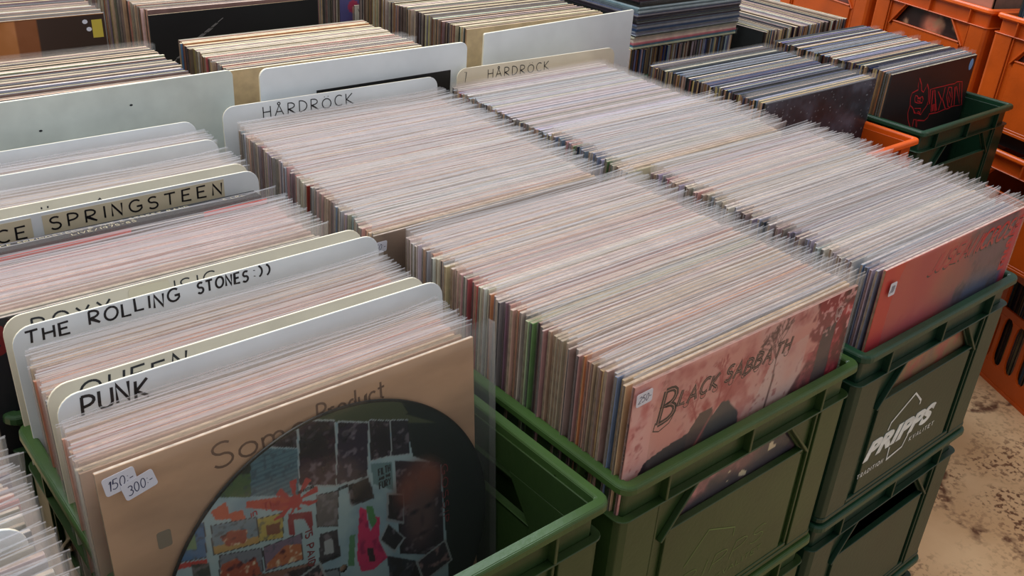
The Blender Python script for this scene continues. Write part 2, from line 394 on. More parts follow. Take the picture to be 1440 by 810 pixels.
# ------------------------------------------------------------------ crates
CW, CL, CH = .349, .364, .2285
PITCH = .2315
def ring_loft(mb, W_, L_, prof, r=.013):
    """prof: closed list of (inset, z) swept round the rounded rectangle"""
    loops = []
    for d, z in prof:
        o = rrect(d, W_-d, d, L_-d, max(r-d, .003), 4); b = len(mb.v); mb.v += [(x, y, z) for x, y in o]; loops.append((b, len(o)))
    k = len(loops)
    for a in range(k):
        b0, n = loops[a]; b1, _ = loops[(a+1) % k]
        for i in range(n):
            j = (i+1) % n; mb.f.append((b0+i, b0+j, b1+j, b1+i)); mb.m.append(0); mb.c.append(None)
def wall_fns(W_, L_):
    return [(W_, lambda u, d, z: (u, d, z)), (L_, lambda u, d, z: (W_-d, u, z)), (W_, lambda u, d, z: (W_-u, L_-d, z)), (L_, lambda u, d, z: (d, L_-u, z))]
def crate_meshes(W_=CW, L_=CL, H_=CH, slots=False):
    rim = MB()
    ring_loft(rim, W_, L_, [(0, -.0085), (.0004, -.0022), (.0022, -.0002), (.0098, 0), (.0115, -.0018), (.0115, -.012), (.0045, -.012), (.003, -.0085)])
    body = MB()
    ring_loft(body, W_, L_, [(.0105, -.010), (.0125, -.010), (.0125, -.041), (.0105, -.041)], .015)       # recessed band behind the ribs
    ring_loft(body, W_, L_, [(.0022, -.0385), (.0022, -.0405), (.0105, -.0415), (.0105, -.0385)])            # ledge
    ring_loft(body, W_, L_, [(.004, -.2225), (.004, -H_), (.0125, -H_), (.0125, -.2225)])                  # foot
    # corner columns
    for (sx, sy) in ((0, 0), (1, 0), (1, 1), (0, 1)):
        c = .052; o = .0045; i = .0125
        pts = [(o+.009, o), (c, o), (c, i), (i+.001, i), (i, c), (o, c), (o, o+.009), (o+.0026, o+.0026)]
        pts = [((W_-x if sx else x), (L_-y if sy else y)) for x, y in pts]
        body.prism(pts, -.0405, -.2225, lambda p, q, a: (p, q, a))
    for ln, T in wall_fns(W_, L_):
        c = ln/2; fx = lambda poly, d0, d1: body.prism(poly, d0, d1, lambda p, q, a: T(p, a, q))
        for u in (.057, c-.0015, ln-.060) + ((c+.05,) if ln > .36 and False else ()):
            fx([(u, -.008), (u+.0032, -.008), (u+.0032, -.0385), (u, -.0385)], .002, .0115)                # ribs in the band
        tl, tr, bl, br = c-.068, c+.068, c-.098, c+.102
        if not slots:
            fx([(.02, -.0405), (tl, -.0405), (tl, -.043), (bl, -.083), (bl, -H_+.006), (.02, -H_+.006)], .0098, .0125)
            fx([(tr, -.0405), (ln-.02, -.0405), (ln-.02, -H_+.006), (br, -H_+.006), (br, -.083), (tr, -.043)], .0098, .0125)
            fx([(bl, -.083), (br, -.083), (br, -H_+.006), (bl, -H_+.006)], .0098, .0125)
            # raised panel
            fx([(.073, -.090), (bl+.004, -.0845), (br-.004, -.0845), (ln-.068, -.090), (ln-.068, -.2175), (.073, -.2175)], .0062, .0100)
            fx([(bl-.002, -.0825), (br+.002, -.0825), (br+.002, -.0855), (bl-.002, -.0855)], .0045, .0125)    # lip under the hand slot
            # slanting ribs beside the hand slot
            for a, b in (((tl-.002, -.0405), (.064, -.092)), ((tr+.002, -.0405), (ln-.060, -.090))):
                dx, dz = b[0]-a[0], b[1]-a[1]; l = math.hypot(dx, dz); nx, nz = -dz/l*.0015, dx/l*.0015
                fx([(a[0]+nx, a[1]+nz), (b[0]+nx, b[1]+nz), (b[0]-nx, b[1]-nz), (a[0]-nx, a[1]-nz)], .0035, .0098)
            for u in (.0545, ln-.0575):
                fx([(u, -.0405), (u+.003, -.0405), (u+.003, -.2225), (u, -.2225)], .0060, .0098)
            fx([(.055, -.2175), (ln-.055, -.2175), (ln-.055, -.2225), (.055, -.2225)], .0052, .0098)
        else:
            fx([(.02, -.0405), (ln-.02, -.0405), (ln-.02, -.052), (.02, -.052)], .006, .0125)
            fx([(.02, -.052), (.055, -.052), (.055, -.10), (.02, -.10)], .006, .0125)
            fx([(ln-.055, -.052), (ln-.02, -.052), (ln-.02, -.10), (ln-.055, -.10)], .006, .0125)
            fx([(.02, -.10), (ln-.02, -.10), (ln-.02, -.112), (.02, -.112)], .006, .0125)
            fx([(.02, -.195), (ln-.02, -.195), (ln-.02, -H_+.006), (.02, -H_+.006)], .006, .0125)
            n = int((ln-.04)/.040); st = (ln-.04)/n
            for k in range(n+1):
                u = .02 + k*st; hw = .006
                poly = [(u-hw, -.128), (u-hw-.003, -.118), (u-hw-.010, -.112), (u+hw+.010, -.112), (u+hw+.003, -.118), (u+hw, -.128),
                        (u+hw, -.180), (u+hw+.003, -.189), (u+hw+.010, -.195), (u-hw-.010, -.195), (u-hw-.003, -.189), (u-hw, -.180)]
                poly = [(min(max(p, .02), ln-.02), q) for p, q in poly]
                fx(poly, .006, .0125)
    floor = MB()
    floor.box(.011, W_-.011, .011, L_-.011, -H_, -H_+.0035)
    return (bevel_mesh(rim.mesh('crate_rim', [M_GREEN]), .0006, 2, 30), bevel_mesh(body.mesh('crate_body', [M_GREEN]), .0006),
            floor.mesh('crate_floor', [M_GREEN]))
CR = crate_meshes()
CRS = crate_meshes(slots=True)
G1 = (47, 70, 32); G2 = (22, 54, 36); G3 = (40, 64, 36); OR = (194, 80, 14)
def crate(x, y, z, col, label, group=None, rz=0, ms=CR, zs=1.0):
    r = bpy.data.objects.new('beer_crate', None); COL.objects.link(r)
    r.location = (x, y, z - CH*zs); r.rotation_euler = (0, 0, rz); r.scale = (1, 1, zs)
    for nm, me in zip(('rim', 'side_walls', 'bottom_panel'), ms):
        o = new_obj(nm, me, r, (0, 0, CH)); o.color = (*lin(col if nm != 'rim' else tuple(min(255, v*1.22) for v in col)), 1)  # rim colour lifted: worn plastic plus painted-in light from above
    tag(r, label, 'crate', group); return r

# ------------------------------------------------------------------ records
LP, TH = .3145, .0033
def lp_mesh(w_=LP, h_=LP, th=TH, top=None, name='record_card'):
    mb = MB(); mb.box(-w_/2, w_/2, -th/2, th/2, 0, h_, mis=[1, 1, 0, 2, 0, 2])
    return bevel_mesh(mb.mesh(name, [M_COVER, top or M_TOP, M_SPINE]), .0004)
ME_LP = lp_mesh(h_=.3118, name='record_card'); ME_LP2 = lp_mesh(h_=.3125, th=.0022); ME_LP3 = lp_mesh(h_=.3110, th=.0040); ME_FRONT = lp_mesh()
ME_BARE = lp_mesh(h_=.303, top=M_BARETOP, name='bare_record_card'); ME_BARE3 = lp_mesh(h_=.315, top=M_BARETOP, name='bare_record_card')
ME_THICK = lp_mesh(th=.018, name='record_box')
for p in ME_THICK.polygons: p.material_index = 0
ME_THIN = lp_mesh(th=.0022, name='thin_record_card')
def film_mesh(seed, w_=.324, h_=.3225, gap=.0044, flare=1.0):
    rng = random.Random(seed); mb = MB(); nx = 8
    zs = [0, .16, .285, h_]; ph = [rng.uniform(0, 6.28) for _ in range(4)]
    for s in (-1, 1):
        P = []
        for k, z in enumerate(zs):
            row = []
            for i in range(nx+1):
                u = i/nx; x = -.1590 + (.1590+.1650)*u; edge = min(u, 1-u)*nx
                d = gap/2*min(1, edge*1.0 + .12) if k < 3 else gap/2*min(1, edge+.2)
                a = .0009*math.sin(ph[0]+u*7*s)+.0006*math.sin(ph[1]+u*17) if k == 3 else (.0002*math.sin(ph[2]+u*9) if k == 2 else 0)
                if k == 0: d *= .4
                zz = z + (.0010*math.sin(ph[3]+u*5+s) if k == 3 else 0)
                if k == 3 and i == nx: zz += rng.uniform(-.001, .0050)*flare; a += rng.uniform(-.003, .001)*flare; x += rng.uniform(-.001, .003)
                row.append((x, s*d + a*(1 if s > 0 else 1), zz))
            P.append(row)
        P.append([(p[0], p[1], p[2]+.0011) for p in P[3]])
        for k in range(4):
            for i in range(nx): mb.poly([P[k][i], P[k][i+1], P[k+1][i+1], P[k+1][i]], 1 if k == 3 else 0)
    me = mb.mesh('plastic_sleeve', [M_FILM, M_FILM_EDGE], smooth=True, fix=False)
    bm = bmesh.new(); bm.from_mesh(me); bmesh.ops.remove_doubles(bm, verts=bm.verts, dist=1e-5); bm.to_mesh(me); bm.free()
    return me
FILMS = [film_mesh(s) for s in range(9)]
BOT = -.2235
def record(xc, ytop, lean, col, label, group, ztop=None, film=True, me=ME_LP, jx=.0, rz=0, name='vinyl_record', tilt=0, hh=.3225, zb=BOT, hs=1.0):
    """stands on the crate bottom; ytop is where its top edge is; lean>0 leans backwards"""
    yb = ytop - hh*hs*math.sin(lean)
    o = new_obj(name, me, None, (xc+jx, yb, zb), (-lean, tilt, rz))
    o.color = (*lin(col), 1); o.scale = (1, 1, hs); tag(o, label, 'record', group)
    if film:
        f = new_obj('plastic_sleeve', random.choice(FILMS), o); f.color = o.color
    return o
PALE = [(206,188,174),(190,178,170),(222,212,200),(176,162,156),(206,172,158),(160,154,164),(214,196,172),(176,178,190),(204,156,152),(172,148,134),(226,218,214),(146,134,132)]
WARM = [(220,184,152),(208,168,138),(230,204,176),(196,156,126),(222,172,150),(236,218,196),(184,158,134),(210,140,112)]
COOL = [(186,190,204),(168,176,192),(204,202,210),(150,160,184),(196,184,190),(126,138,168),(214,206,192),(166,150,150)]
ACC = [(150,52,58),(60,66,92),(54,50,52),(70,110,150),(110,130,90),(176,92,96),(90,70,62)]
def pick(pal, acc=.12):
    c = random.choice(ACC if random.random() < acc else pal); return tuple(max(0, min(255, v+random.randint(-10, 10))) for v in c)
ORD = ['first', 'second', 'third', 'fourth', 'fifth', 'sixth', 'seventh', 'eighth', 'ninth', 'tenth', 'eleventh', 'twelfth', 'thirteenth', 'fourteenth']
CARDS = [ME_LP, ME_LP, ME_LP2, ME_LP3]
def row(n, y0, y1, xc0, xc1, lean0, lean1, pal, where, group, acc=.12, jx=.0025, film=True, special=None, hs=1.0, hs1=None, names=None):
    """clear-sleeved records one behind the other; where completes 'record ... '"""
    out = []; pitch = (y1-y0)/max(n-1, 1); band = 0; bc = None; bh = 0
    for k in range(n):
        t = k/max(n-1, 1)
        if band <= 0: band = random.choice((1, 2, 3, 5, 7)); bc = random.choice(pal); bh = random.uniform(-.0035, .0035)
        band -= 1
        col = (special or {}).get(k, None) or (tuple(v+random.randint(-12, 12) for v in bc) if random.random() < .6 else pick(pal, acc))
        if names and k in names: lab = names[k] + ' ' + where
        elif k < (n+1)//2 and k < 14: lab = ORD[k] + ' clear-sleeved record from the front ' + where
        elif n-1-k < 14: lab = ORD[n-1-k] + ' clear-sleeved record from the rear ' + where
        else: lab = 'clear-sleeved record in the middle stretch ' + where
        me = ME_LP2 if pitch < .0050 and random.random() < .5 else random.choice(CARDS if pitch > .0052 else CARDS[:3])
        h_ = hs + ((hs1 or hs)-hs)*t + bh + random.uniform(-.0022, .0022)
        out.append(record(xc0+(xc1-xc0)*t, y0+(y1-y0)*t + random.uniform(-.11, .11)*pitch, lean0+(lean1-lean0)*t + random.uniform(-.0012, .0012), col, lab, group, film=film, me=me,
                          jx=random.uniform(-jx, jx), tilt=random.uniform(-.004, .004), hs=h_, rz=random.uniform(-.0015, .0015)))
    return out
def divider(xc, ytop, lean, label, w_=.337, top=.0985, m_=None, th=.0022, r=.016, h_=.30, rz=0, bottom=None, edge=None):
    mb = MB(); pts = rrect(-w_/2, w_/2, -h_, 0, r, 6, (0, 0, 1, 1))
    mb.prism(pts, -th/2, th/2, lambda p, q, a: (p, a, q))
    me = mb.mesh('divider_card', [m_ or M_WHITE, edge or M_CREAM])
    for p in me.polygons:
        if abs(p.normal.y) < .5: p.material_index = 1
    bevel_mesh(me, .0003)
    o = new_obj('divider_card', me, None, (xc, ytop, top), (-lean, 0, rz))
    tag(o, label, 'divider', 'divider cards between the records'); return o

# ================================================================== SETTING
def floor_material():
    M = bpy.data.materials.new('worn_concrete'); M.use_nodes = True
    nt = M.node_tree; N = nt.nodes; b = N['Principled BSDF']; b.inputs['Roughness'].default_value = .62
    tc = N.new('ShaderNodeTexCoord')
    def noise(s, d=6, dist=0, st=(1, 1, 1)):
        mp = N.new('ShaderNodeMapping'); mp.inputs['Scale'].default_value = st; nt.links.new(tc.outputs['Object'], mp.inputs[0])
        n = N.new('ShaderNodeTexNoise'); n.inputs['Scale'].default_value = s; n.inputs['Detail'].default_value = d; n.inputs['Distortion'].default_value = dist
        nt.links.new(mp.outputs[0], n.inputs['Vector']); return n.outputs['Fac']
    def mr(v, a, b_, c=0, d=1):
        n = N.new('ShaderNodeMapRange'); n.inputs['From Min'].default_value = a; n.inputs['From Max'].default_value = b_
        n.inputs['To Min'].default_value = c; n.inputs['To Max'].default_value = d; nt.links.new(v, n.inputs['Value']); return n.outputs[0]
    def mix(f, a, b_):
        n = N.new('ShaderNodeMix'); n.data_type = 'RGBA'; nt.links.new(f, n.inputs[0])
        for k, s in ((6, a), (7, b_)):
            if isinstance(s, tuple): n.inputs[k].default_value = L4(s)
            else: nt.links.new(s, n.inputs[k])
        return n.outputs[2]
    def mul(a, b_):
        n = N.new('ShaderNodeMath'); n.operation = 'MULTIPLY'; nt.links.new(a, n.inputs[0]); nt.links.new(b_, n.inputs[1]); return n.outputs[0]
    base = mix(mr(noise(5), .35, .65), (204, 166, 122), (228, 194, 150))
    # dark worn streaks, patchy and speckled
    patch = mr(noise(2.6, 5, 1.2, (1, 2.4, 1)), .46, .62); speck = mr(noise(110, 6), .50, .60)
    c1 = mix(mul(patch, speck), base, (112, 76, 52))
    v = N.new('ShaderNodeTexVoronoi'); v.feature = 'DISTANCE_TO_EDGE'; v.inputs['Scale'].default_value = 2.0
    mp = N.new('ShaderNodeMapping'); nt.links.new(tc.outputs['Object'], mp.inputs[0])
    wn_ = N.new('ShaderNodeTexNoise'); wn_.inputs['Scale'].default_value = 6; wn_.inputs['Detail'].default_value = 5
    nt.links.new(tc.outputs['Object'], wn_.inputs['Vector'])
    va = N.new('ShaderNodeVectorMath'); va.operation = 'MULTIPLY_ADD'; va.inputs[1].default_value = (.35, .35, .35)
    nt.links.new(wn_.outputs['Color'], va.inputs[0]); nt.links.new(mp.outputs[0], va.inputs[2]); nt.links.new(va.outputs[0], v.inputs['Vector'])
    crack = mul(mr(v.outputs['Distance'], .012, .05, 1, 0), mr(noise(40, 4), .42, .55))
    c2 = mix(crack, c1, (104, 70, 48))
    nt.links.new(c2, b.inputs['Base Color'])
    return M
mb = MB(); mb.box(-3, 5, -3, 6, FLOOR_Z-.05, FLOOR_Z)
fl = new_obj('floor', mb.mesh('floor', [floor_material()])); tag(fl, 'worn tan concrete floor with dark cracks and scuffs', kind='structure')

# ================================================================== GREEN CRATES
zc = -CH + 0.0
XA, XB, XC, XZ = -.3625, 0.0, .3575, -.736
stacks = [
 (XZ, 0, G1, 'green crate in the lower left corner', 0, 'the lower left corner crate'),
 (XA, 0, G1, 'olive green crate with empty front half, holding the picture disc', 0, 'the picture disc crate'),
 (XB, 0, G1, 'green crate with the pink woodland cover behind its rim', 0, 'the pink woodland cover'),
 (XC, 0, G2, 'dark green crate with white brewery lettering on its front', 0, 'the crate with white lettering'),
 (XA-.004, .372, G3, 'green crate holding the dividers with large block capitals', 0, 'the block capital dividers'),
 (XB, .372, G1, 'green crate under the left hard rock section', 0, 'the left hard rock section'),
 (XC+.006, .372, G2, 'green crate under the right hard rock section', 0, 'the right hard rock section'),
 (.747, .353, OR, 'orange crate holding the dark speckled cover, between green crates', 0, 'the dark speckled cover'),
 (1.129, .366, G2, 'green crate holding the black cover with red outlined lettering', 0, 'the black cover with red lettering'),
 (-.326, .812, G3, 'crate behind the large grey-white board', .03, 'the records behind the grey-white board'),
 (.038, .797, G1, 'crate behind the white board with the black strip', .03, 'the records behind the black strip board'),
 (.476, .852, G1, 'crate behind the plain square-cornered white board', .03, 'the records behind the square-cornered board'),
 (-.31, 1.18, G1, 'crate holding the orange and brown cover with yellow sticker', .03, 'the orange and brown cover'),
 (.06, 1.165, G1, 'crate holding the black cover with slanting grey text', .03, 'the cover with slanting grey text'),
 (.476, 1.222, G1, 'crate holding the purple cover at the top edge', .03, 'the purple cover'),
 (.882, .856, G2, 'green crate under the flat pile of records', 0, 'the flat pile of records'),
 (1.238, .80, G1, 'green crate of sideways worn records beyond the flat pile', 0, 'the sideways records beyond the pile'),
]
CN = {G1: 'olive green', G2: 'dark green', G3: 'mid green', OR: 'orange'}
for (x, y, c, lab, dz, where) in stacks:
    zs = (0.6945+dz-.003)/(.6915)
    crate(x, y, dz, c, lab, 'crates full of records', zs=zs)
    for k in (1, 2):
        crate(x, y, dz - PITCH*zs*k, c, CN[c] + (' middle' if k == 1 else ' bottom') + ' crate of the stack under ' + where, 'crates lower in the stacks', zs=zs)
green = {}
for o in bpy.data.objects:
    if o.get('category') == 'crate': green[(round(o.location.x, 3), round(o.location.y, 3), round(o.location.z, 2))] = o
def crate_at(x, y):
    c = [o for k, o in green.items() if abs(k[0]-x) < .004 and abs(k[1]-y) < .004]
    return sorted(c, key=lambda o: -o.location.z)[0]
# brewery print on the right-hand crate
cC = crate_at(XC, 0)
def pripps(cr, m_, off=0.0):
    yy = .0058 - off
    font_text('printed_lettering', 'PRIPPS', .0335, m_, cr, (.071, yy, CH-.1690), shear=.30, bold=.0018, spacing=1.06, sx=1.47)
    mb = MB(); zz = CH
    for q in ([(.1125, zz-.1410), (.1155, zz-.131), (.1585, zz-.1060), (.1790, zz-.1240), (.1790, zz-.1300)], [(.1310, zz-.1735), (.1330, zz-.1930), (.1660, zz-.1880), (.1760, zz-.1640)]):
        ribbon(mb, q, .0027, yy)
    new_obj('printed_house_outline', mb.mesh('house_outline', [m_], fix=False), cr)
    write('small_lettering', strokes('TRADITION', .068, .124, CH-.1935, .0062, sp=.4, jit=0), .0013, m_, cr, yy)
    write('small_lettering', strokes('KVALITET', .181, .240, CH-.1860, .0062, sp=.4, jit=0), .0013, m_, cr, yy)
pripps(cC, M_LOGO)
M_EMB = mat('lit_relief_green', (96, 124, 66), rough=.4)  # lighter than the crate, paints the light on its same-coloured embossing
cB = crate_at(XB, 0)
mb = MB()
for q in ([(.110, CH-.150), (.140, CH-.118), (.185, CH-.138), (.185, CH-.150)],): ribbon(mb, q, .0012, .0059)
for q in strokes('PRIPPS', .075, .24, CH-.182, .020, shear=.3, jit=0) + strokes('KVALITET', .17, .245, CH-.200, .007, jit=0): ribbon(mb, q, .0009, .0059)
new_obj('raised_lettering', mb.mesh('raised_lettering', [M_EMB], fix=False), cB)

# ================================================================== ORANGE CRATES BY THE AISLE
d = Vector((.302, .953, 0)); P0 = Vector((1.5966, .508, 0)); rzo = math.atan2(-.953, -.302)
names = ['first orange crate of the upper aisle row, at the right picture edge', 'second orange crate of the upper aisle row, with a pink cover behind its hand slot', 'third orange crate of the upper aisle row, at the top edge']
for k in range(3):
    p = P0 + d*(.358*k)
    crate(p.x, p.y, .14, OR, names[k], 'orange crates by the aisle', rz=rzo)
lows = ['orange crate under the shelf board by the aisle, nearest the green stack', 'orange crate under the shelf board, behind the black cover crate', 'orange crate under the shelf board, farthest along the aisle']
for k in range(-1, 2):
    p = P0 + d*(.358*k)
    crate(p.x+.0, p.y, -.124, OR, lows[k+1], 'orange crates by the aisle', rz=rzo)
# dark board between the two tiers
mb = MB()
ux = Vector((-.302, -.953, 0)); uy = Vector((.953, -.302, 0))
def TO(p0): return lambda q: (p0.x + ux.x*q[0] + uy.x*q[1], p0.y + ux.y*q[0] + uy.y*q[1], q[2])
mb.box(-.75, .72, .035, .36, -.124, -.0886, T=TO(P0))
o = new_obj('shelf_board', mb.mesh('shelf_board', [mat('dark_board', (40, 28, 22), rough=.7, noise=(30, .8, 1.2))])); tag(o, 'dark board between the two tiers of orange crates', 'board')
# slotted crates standing on the floor
d2 = Vector((.495, .868, 0)).normalized(); rz2 = math.atan2(-d2.y, -d2.x)
pl = Vector((1.661, .296, 0)) + d2*.10
for k, lab in ((0, 'orange crate with oval slots standing on the floor by the aisle'), (1, 'second slotted orange crate on the floor, farther along the aisle')):
    p = pl + d2*(.358*k)
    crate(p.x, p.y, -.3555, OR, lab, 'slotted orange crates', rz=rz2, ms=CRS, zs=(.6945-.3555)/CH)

# ================================================================== DIVIDERS AND BOARDS
def board(x0, x1, y, ztop, m_, label, th=.004, rz=0, r=.012):
    mb = MB(); w_ = x1-x0; pts = rrect(-w_/2, w_/2, FLOOR_Z, ztop, r, 6, (0, 0, 1, 1))
    mb.prism(pts, -th/2, th/2, lambda p, q, a: (p, a, q))
    me = mb.mesh('board', [m_, M_CREAM])
    for p in me.polygons:
        if abs(p.normal.y) < .5: p.material_index = 1
    bevel_mesh(me, .0004)
    o = new_obj('board', me, None, ((x0+x1)/2, y, 0), (0, 0, rz)); tag(o, label, 'board', 'boards between the crate rows'); return o
b1 = board(-.345, .052, .795, .138, M_GREY, 'large grey-white board with small stains behind the left rear records', r=.008, rz=.03)
for (px, pz) in ((-.05, .098), (-.155, .03), (.06, .112), (.02, .03)):
    flat_poly('stain', [[(px+.0022*math.cos(t), pz+.0014*math.sin(t)) for t in [k*.9 for k in range(7)]]], M_INK, b1, -.0021, .0001)
b2 = board(.083, .432, .786, .138, M_WHITE, 'white board with a black strip cut into it behind the left hard rock divider')
mb = MB(); mb.box(-.09, .143, -.0030, -.0021, -.02, .098)
new_obj('black_strip', mb.mesh('black_strip', [M_BLACK]), b2)
b3 = board(.482, .856, .822, .140, M_WHITE, 'plain square-cornered white board behind the right hard rock divider', rz=.075, r=.003)

H_ = 'one hand-lettered white divider'
v1 = divider(-.188, .233, .10, 'white divider hand-lettered PUNK in the picture disc crate')
write('marker_lettering', strokes('PUNK', -.152, -.104, -.0185, .0150, jit=.06, seed=3, sp=.22, shear=.06), .0023, M_INK, v1, -.0013)
v2 = divider(-.193, .250, .10, 'yellowed divider just behind the white PUNK card, mostly covered', m_=M_OLDWHITE, w_=.33)
write('marker_lettering', strokes('QUEEN', -.142, -.062, -.0170, .0125, jit=.05, seed=5, shear=.1), .0019, M_INK, v2, -.0013)
v3 = divider(-.1855, .345, .09, 'white divider hand-lettered with THE ROLLING STONES and a smiley', w_=.339)
write('marker_lettering', strokes('THE', -.160, -.126, -.0145, .0105, seed=8, jit=.05, shear=.05), .0019, M_INK, v3, -.0013)
write('marker_lettering', strokes('ROLLING', -.110, -.034, -.0130, .0115, seed=9, jit=.05, shear=.05), .0019, M_INK, v3, -.0013)
write('marker_lettering', strokes('STONES', -.017, .030, -.0120, .0100, seed=10, jit=.05, shear=.05), .0019, M_INK, v3, -.0013)
write('marker_lettering', strokes(':))', .036, .052, -.0120, .0110, seed=11, sp=.3), .0018, M_INK, v3, -.0013)
v4 = divider(-.189, .366, .09, 'yellowed divider lettered ROXY MUSIC behind the smiley card', m_=M_OLDWHITE, w_=.334)
write('marker_lettering', strokes('ROXY', -.145, -.082, -.0195, .0135, seed=12, sp=.34), .0018, M_INK, v4, -.0013)
write('marker_lettering', strokes('MUSIC', -.055, .012, -.0175, .0125, seed=13, sp=.3), .0013, M_INK, v4, -.0013)
mb = MB(); mb.prism(rrect(-.066, -.030, -.0175, -.002, .004), -.0014, -.0016, lambda p, q, a: (p, a, q)); new_obj('old_tape', mb.mesh('old_tape', [M_TAPE]), v4)
v5 = divider(-.2055, .557, .03, 'white divider taped and lettered BRUCE SPRINGSTEEN in large capitals', top=.0985)
write('marker_lettering', strokes('BRUCE', -.155, -.078, -.0225, .0125, jit=0, sp=.36), .0018, M_INK, v5, -.0016)
write('marker_lettering', strokes('SPRINGSTEEN', -.055, .124, -.0195, .0128, jit=.02, sp=.40, seed=4), .0018, M_INK, v5, -.0016)
for a, b_ in ((-.165, -.072), (-.062, .127)):
    mb = MB(); mb.box(a, b_, -.00145, -.0012, -.024, -.0035); new_obj('yellowed_tape', mb.mesh('tape', [M_TAPE]), v5)
v6 = divider(-.202, .583, .03, 'yellowed divider directly behind the one lettered in large capitals', m_=M_OLDWHITE, w_=.33)
write('marker_lettering', strokes('A', -.12, -.105, -.0165, .011, seed=15), .0015, M_INK, v6, -.0013)
write('marker_lettering', strokes('"', -.058, -.052, -.0165, .011, seed=16), .0015, M_INK, v6, -.0013)
write('marker_lettering', strokes('A', -.01, .008, -.0195, .011, seed=16), .0015, M_INK, v6, -.0013)
v7 = divider(-.200, .671, .04, 'blank bluish-white divider, third from the grey board')
write('marker_lettering', strokes('P', -.112, -.100, -.022, .011), .0015, M_INK, v7, -.0013)
v8 = divider(-.196, .743, .05, 'white divider with lettering ending in A nearest the grey-white board')
write('marker_lettering', strokes('ABBA', -.145, -.074, -.018, .012, seed=17), .0017, M_INK, v8, -.0013)
v9 = divider(.1875, .762, .05, 'white divider lettered HARDROCK behind the left hard rock records', top=.101, w_=.339, rz=-.02)
write('marker_lettering', strokes('H\u00c5RDR\u00d6CK', -.113, .024, -.0215, .0150, seed=21, sp=.34), .0014, M_INK, v9, -.0013)
v10 = divider(.572, .768, .05, 'yellowed divider lettered HARDROCK behind the right hard rock records', top=.101, w_=.335, rz=-.03, m_=M_OLDWHITE)
write('marker_lettering', strokes('H\u00c5RDR\u00d6CK', -.108, .018, -.0215, .0140, seed=23, sp=.34), .0013, M_INK, v10, -.0013)
write('marker_lettering', strokes('7', -.154, -.150, -.022, .016, seed=25), .0009, M_INK, v10, -.0013)
v11 = divider(-.575, .116, .06, 'white divider at the lower left corner of the picture', w_=.33, top=.1005)
v12 = divider(-.575, .190, .06, 'white divider at the left edge, behind the corner one', w_=.33, top=.1005)

# ================================================================== RECORDS, NEAR CRATES
G_ = 'records in the leftmost crate'
row(9, .040, .108, -.566, -.562, .06, .06, PALE, 'before the lower left corner divider', G_, acc=.2, jx=.004)
row(9, .122, .184, -.562, -.563, .06, .06, PALE, 'between the two leftmost crate dividers', G_, acc=.2, jx=.004)
row(12, .197, .290, -.563, -.563, .05, .04, PALE, 'behind the rear divider of the leftmost crate', G_)
row(13, .163, .219, -.206, -.200, .10, .10, WARM, 'between the picture disc and the PUNK divider', 'records behind the picture disc', acc=.04, hs=.985, hs1=.966)
row(15, .259, .328, -.198, -.190, .10, .09, WARM+PALE, 'between the QUEEN and smiley dividers', 'records behind the PUNK divider', acc=.08, hs=.975, hs1=.966,
    special={3: (206,140,116), 4: (200,160,140), 11: (60,50,48), 12: (208,186,140)})
row(15, .400, .482, -.216, -.211, .02, .02, [(222,190,186),(230,204,200),(236,218,214),(214,180,178),(206,192,196)], 'before the black box set', 'pinkish records before the box set', acc=0, hs=.992)
row(11, .594, .654, -.197, -.193, .03, .04, PALE, 'behind the large block capitals divider', 'records behind the large-capitals divider', acc=.05, hs=.970, hs1=.966)
row(9, .681, .728, -.193, -.190, .04, .05, PALE+WARM, 'between the two blank dividers', 'records by the grey board', acc=.0, hs=.970, hs1=.966)
row(58, .0245, .339, .167, .171, .01, .03, PALE+WARM, 'behind the pink woodland cover', 'records behind the pink woodland cover', acc=.10,
    special={21: (120,160,100), 22: (186,200,160), 2: (120,140,176), 3: (200,200,206), 36: (206,110,106), 37: (206,150,140)},
    names={21: 'green-edged clear-sleeved record', 22: 'pale green clear-sleeved record', 36: 'red-edged clear-sleeved record', 37: 'salmon clear-sleeved record'})
hr = row(65, .360, .743, .148, .186, -.08, .03, PALE+COOL, 'in the left hard rock section', 'records of the left hard rock section', acc=.10, hs1=.958,
    special={0: (150,130,112), 24: (90,80,84), 33: (200,76,80), 34: (90,70,76)}, names={0: 'brown frontmost clear-sleeved record', 33: 'red-edged clear-sleeved record'})
row(4, .0250, .0420, .532, .533, .0, .0, COOL, 'just behind the red and blue cover', 'records behind the red and blue cover', acc=.0, jx=.003)
row(50, .0520, .335, .529, .532, .01, .03, COOL+PALE, 'behind the gap after the red and blue cover', 'records behind the red and blue cover', acc=.12, jx=.004)
row(26, .356, .500, .510, .512, -.06, -.02, COOL+PALE, 'in the near part of the right hard rock section', 'records of the right hard rock section', acc=.14)

# ------------------------------------------------------------------ notable covers
def sticker(parent, x, z, y, text, w_=.021, h_=.0125, rot=0, ink=M_INKBLUE):
    mb = MB(); c, s = math.cos(rot), math.sin(rot)
    T = lambda p, q, a: (x + p*c - q*s, a, z + p*s + q*c)
    mb.prism(rrect(-w_/2, w_/2, -h_/2, h_/2, .002), y, y-.0002, T)
    o = new_obj('price_sticker', mb.mesh('price_sticker', [M_LABEL]), parent)
    mb = MB()
    for q in strokes(text, -w_*.38, w_*.38, -h_*.26, h_*.52, shear=.2, sp=.2):
        ribbon(mb, q, .0006, T=lambda a, b: T(a, b, y-.0003))
    new_obj('handwritten_price', mb.mesh('handwritten_price', [ink], fix=False), o)
    return o
Z0 = BOT
sticker(hr[0], -.1520, .3000, -.0040, '150:-', w_=.0185)
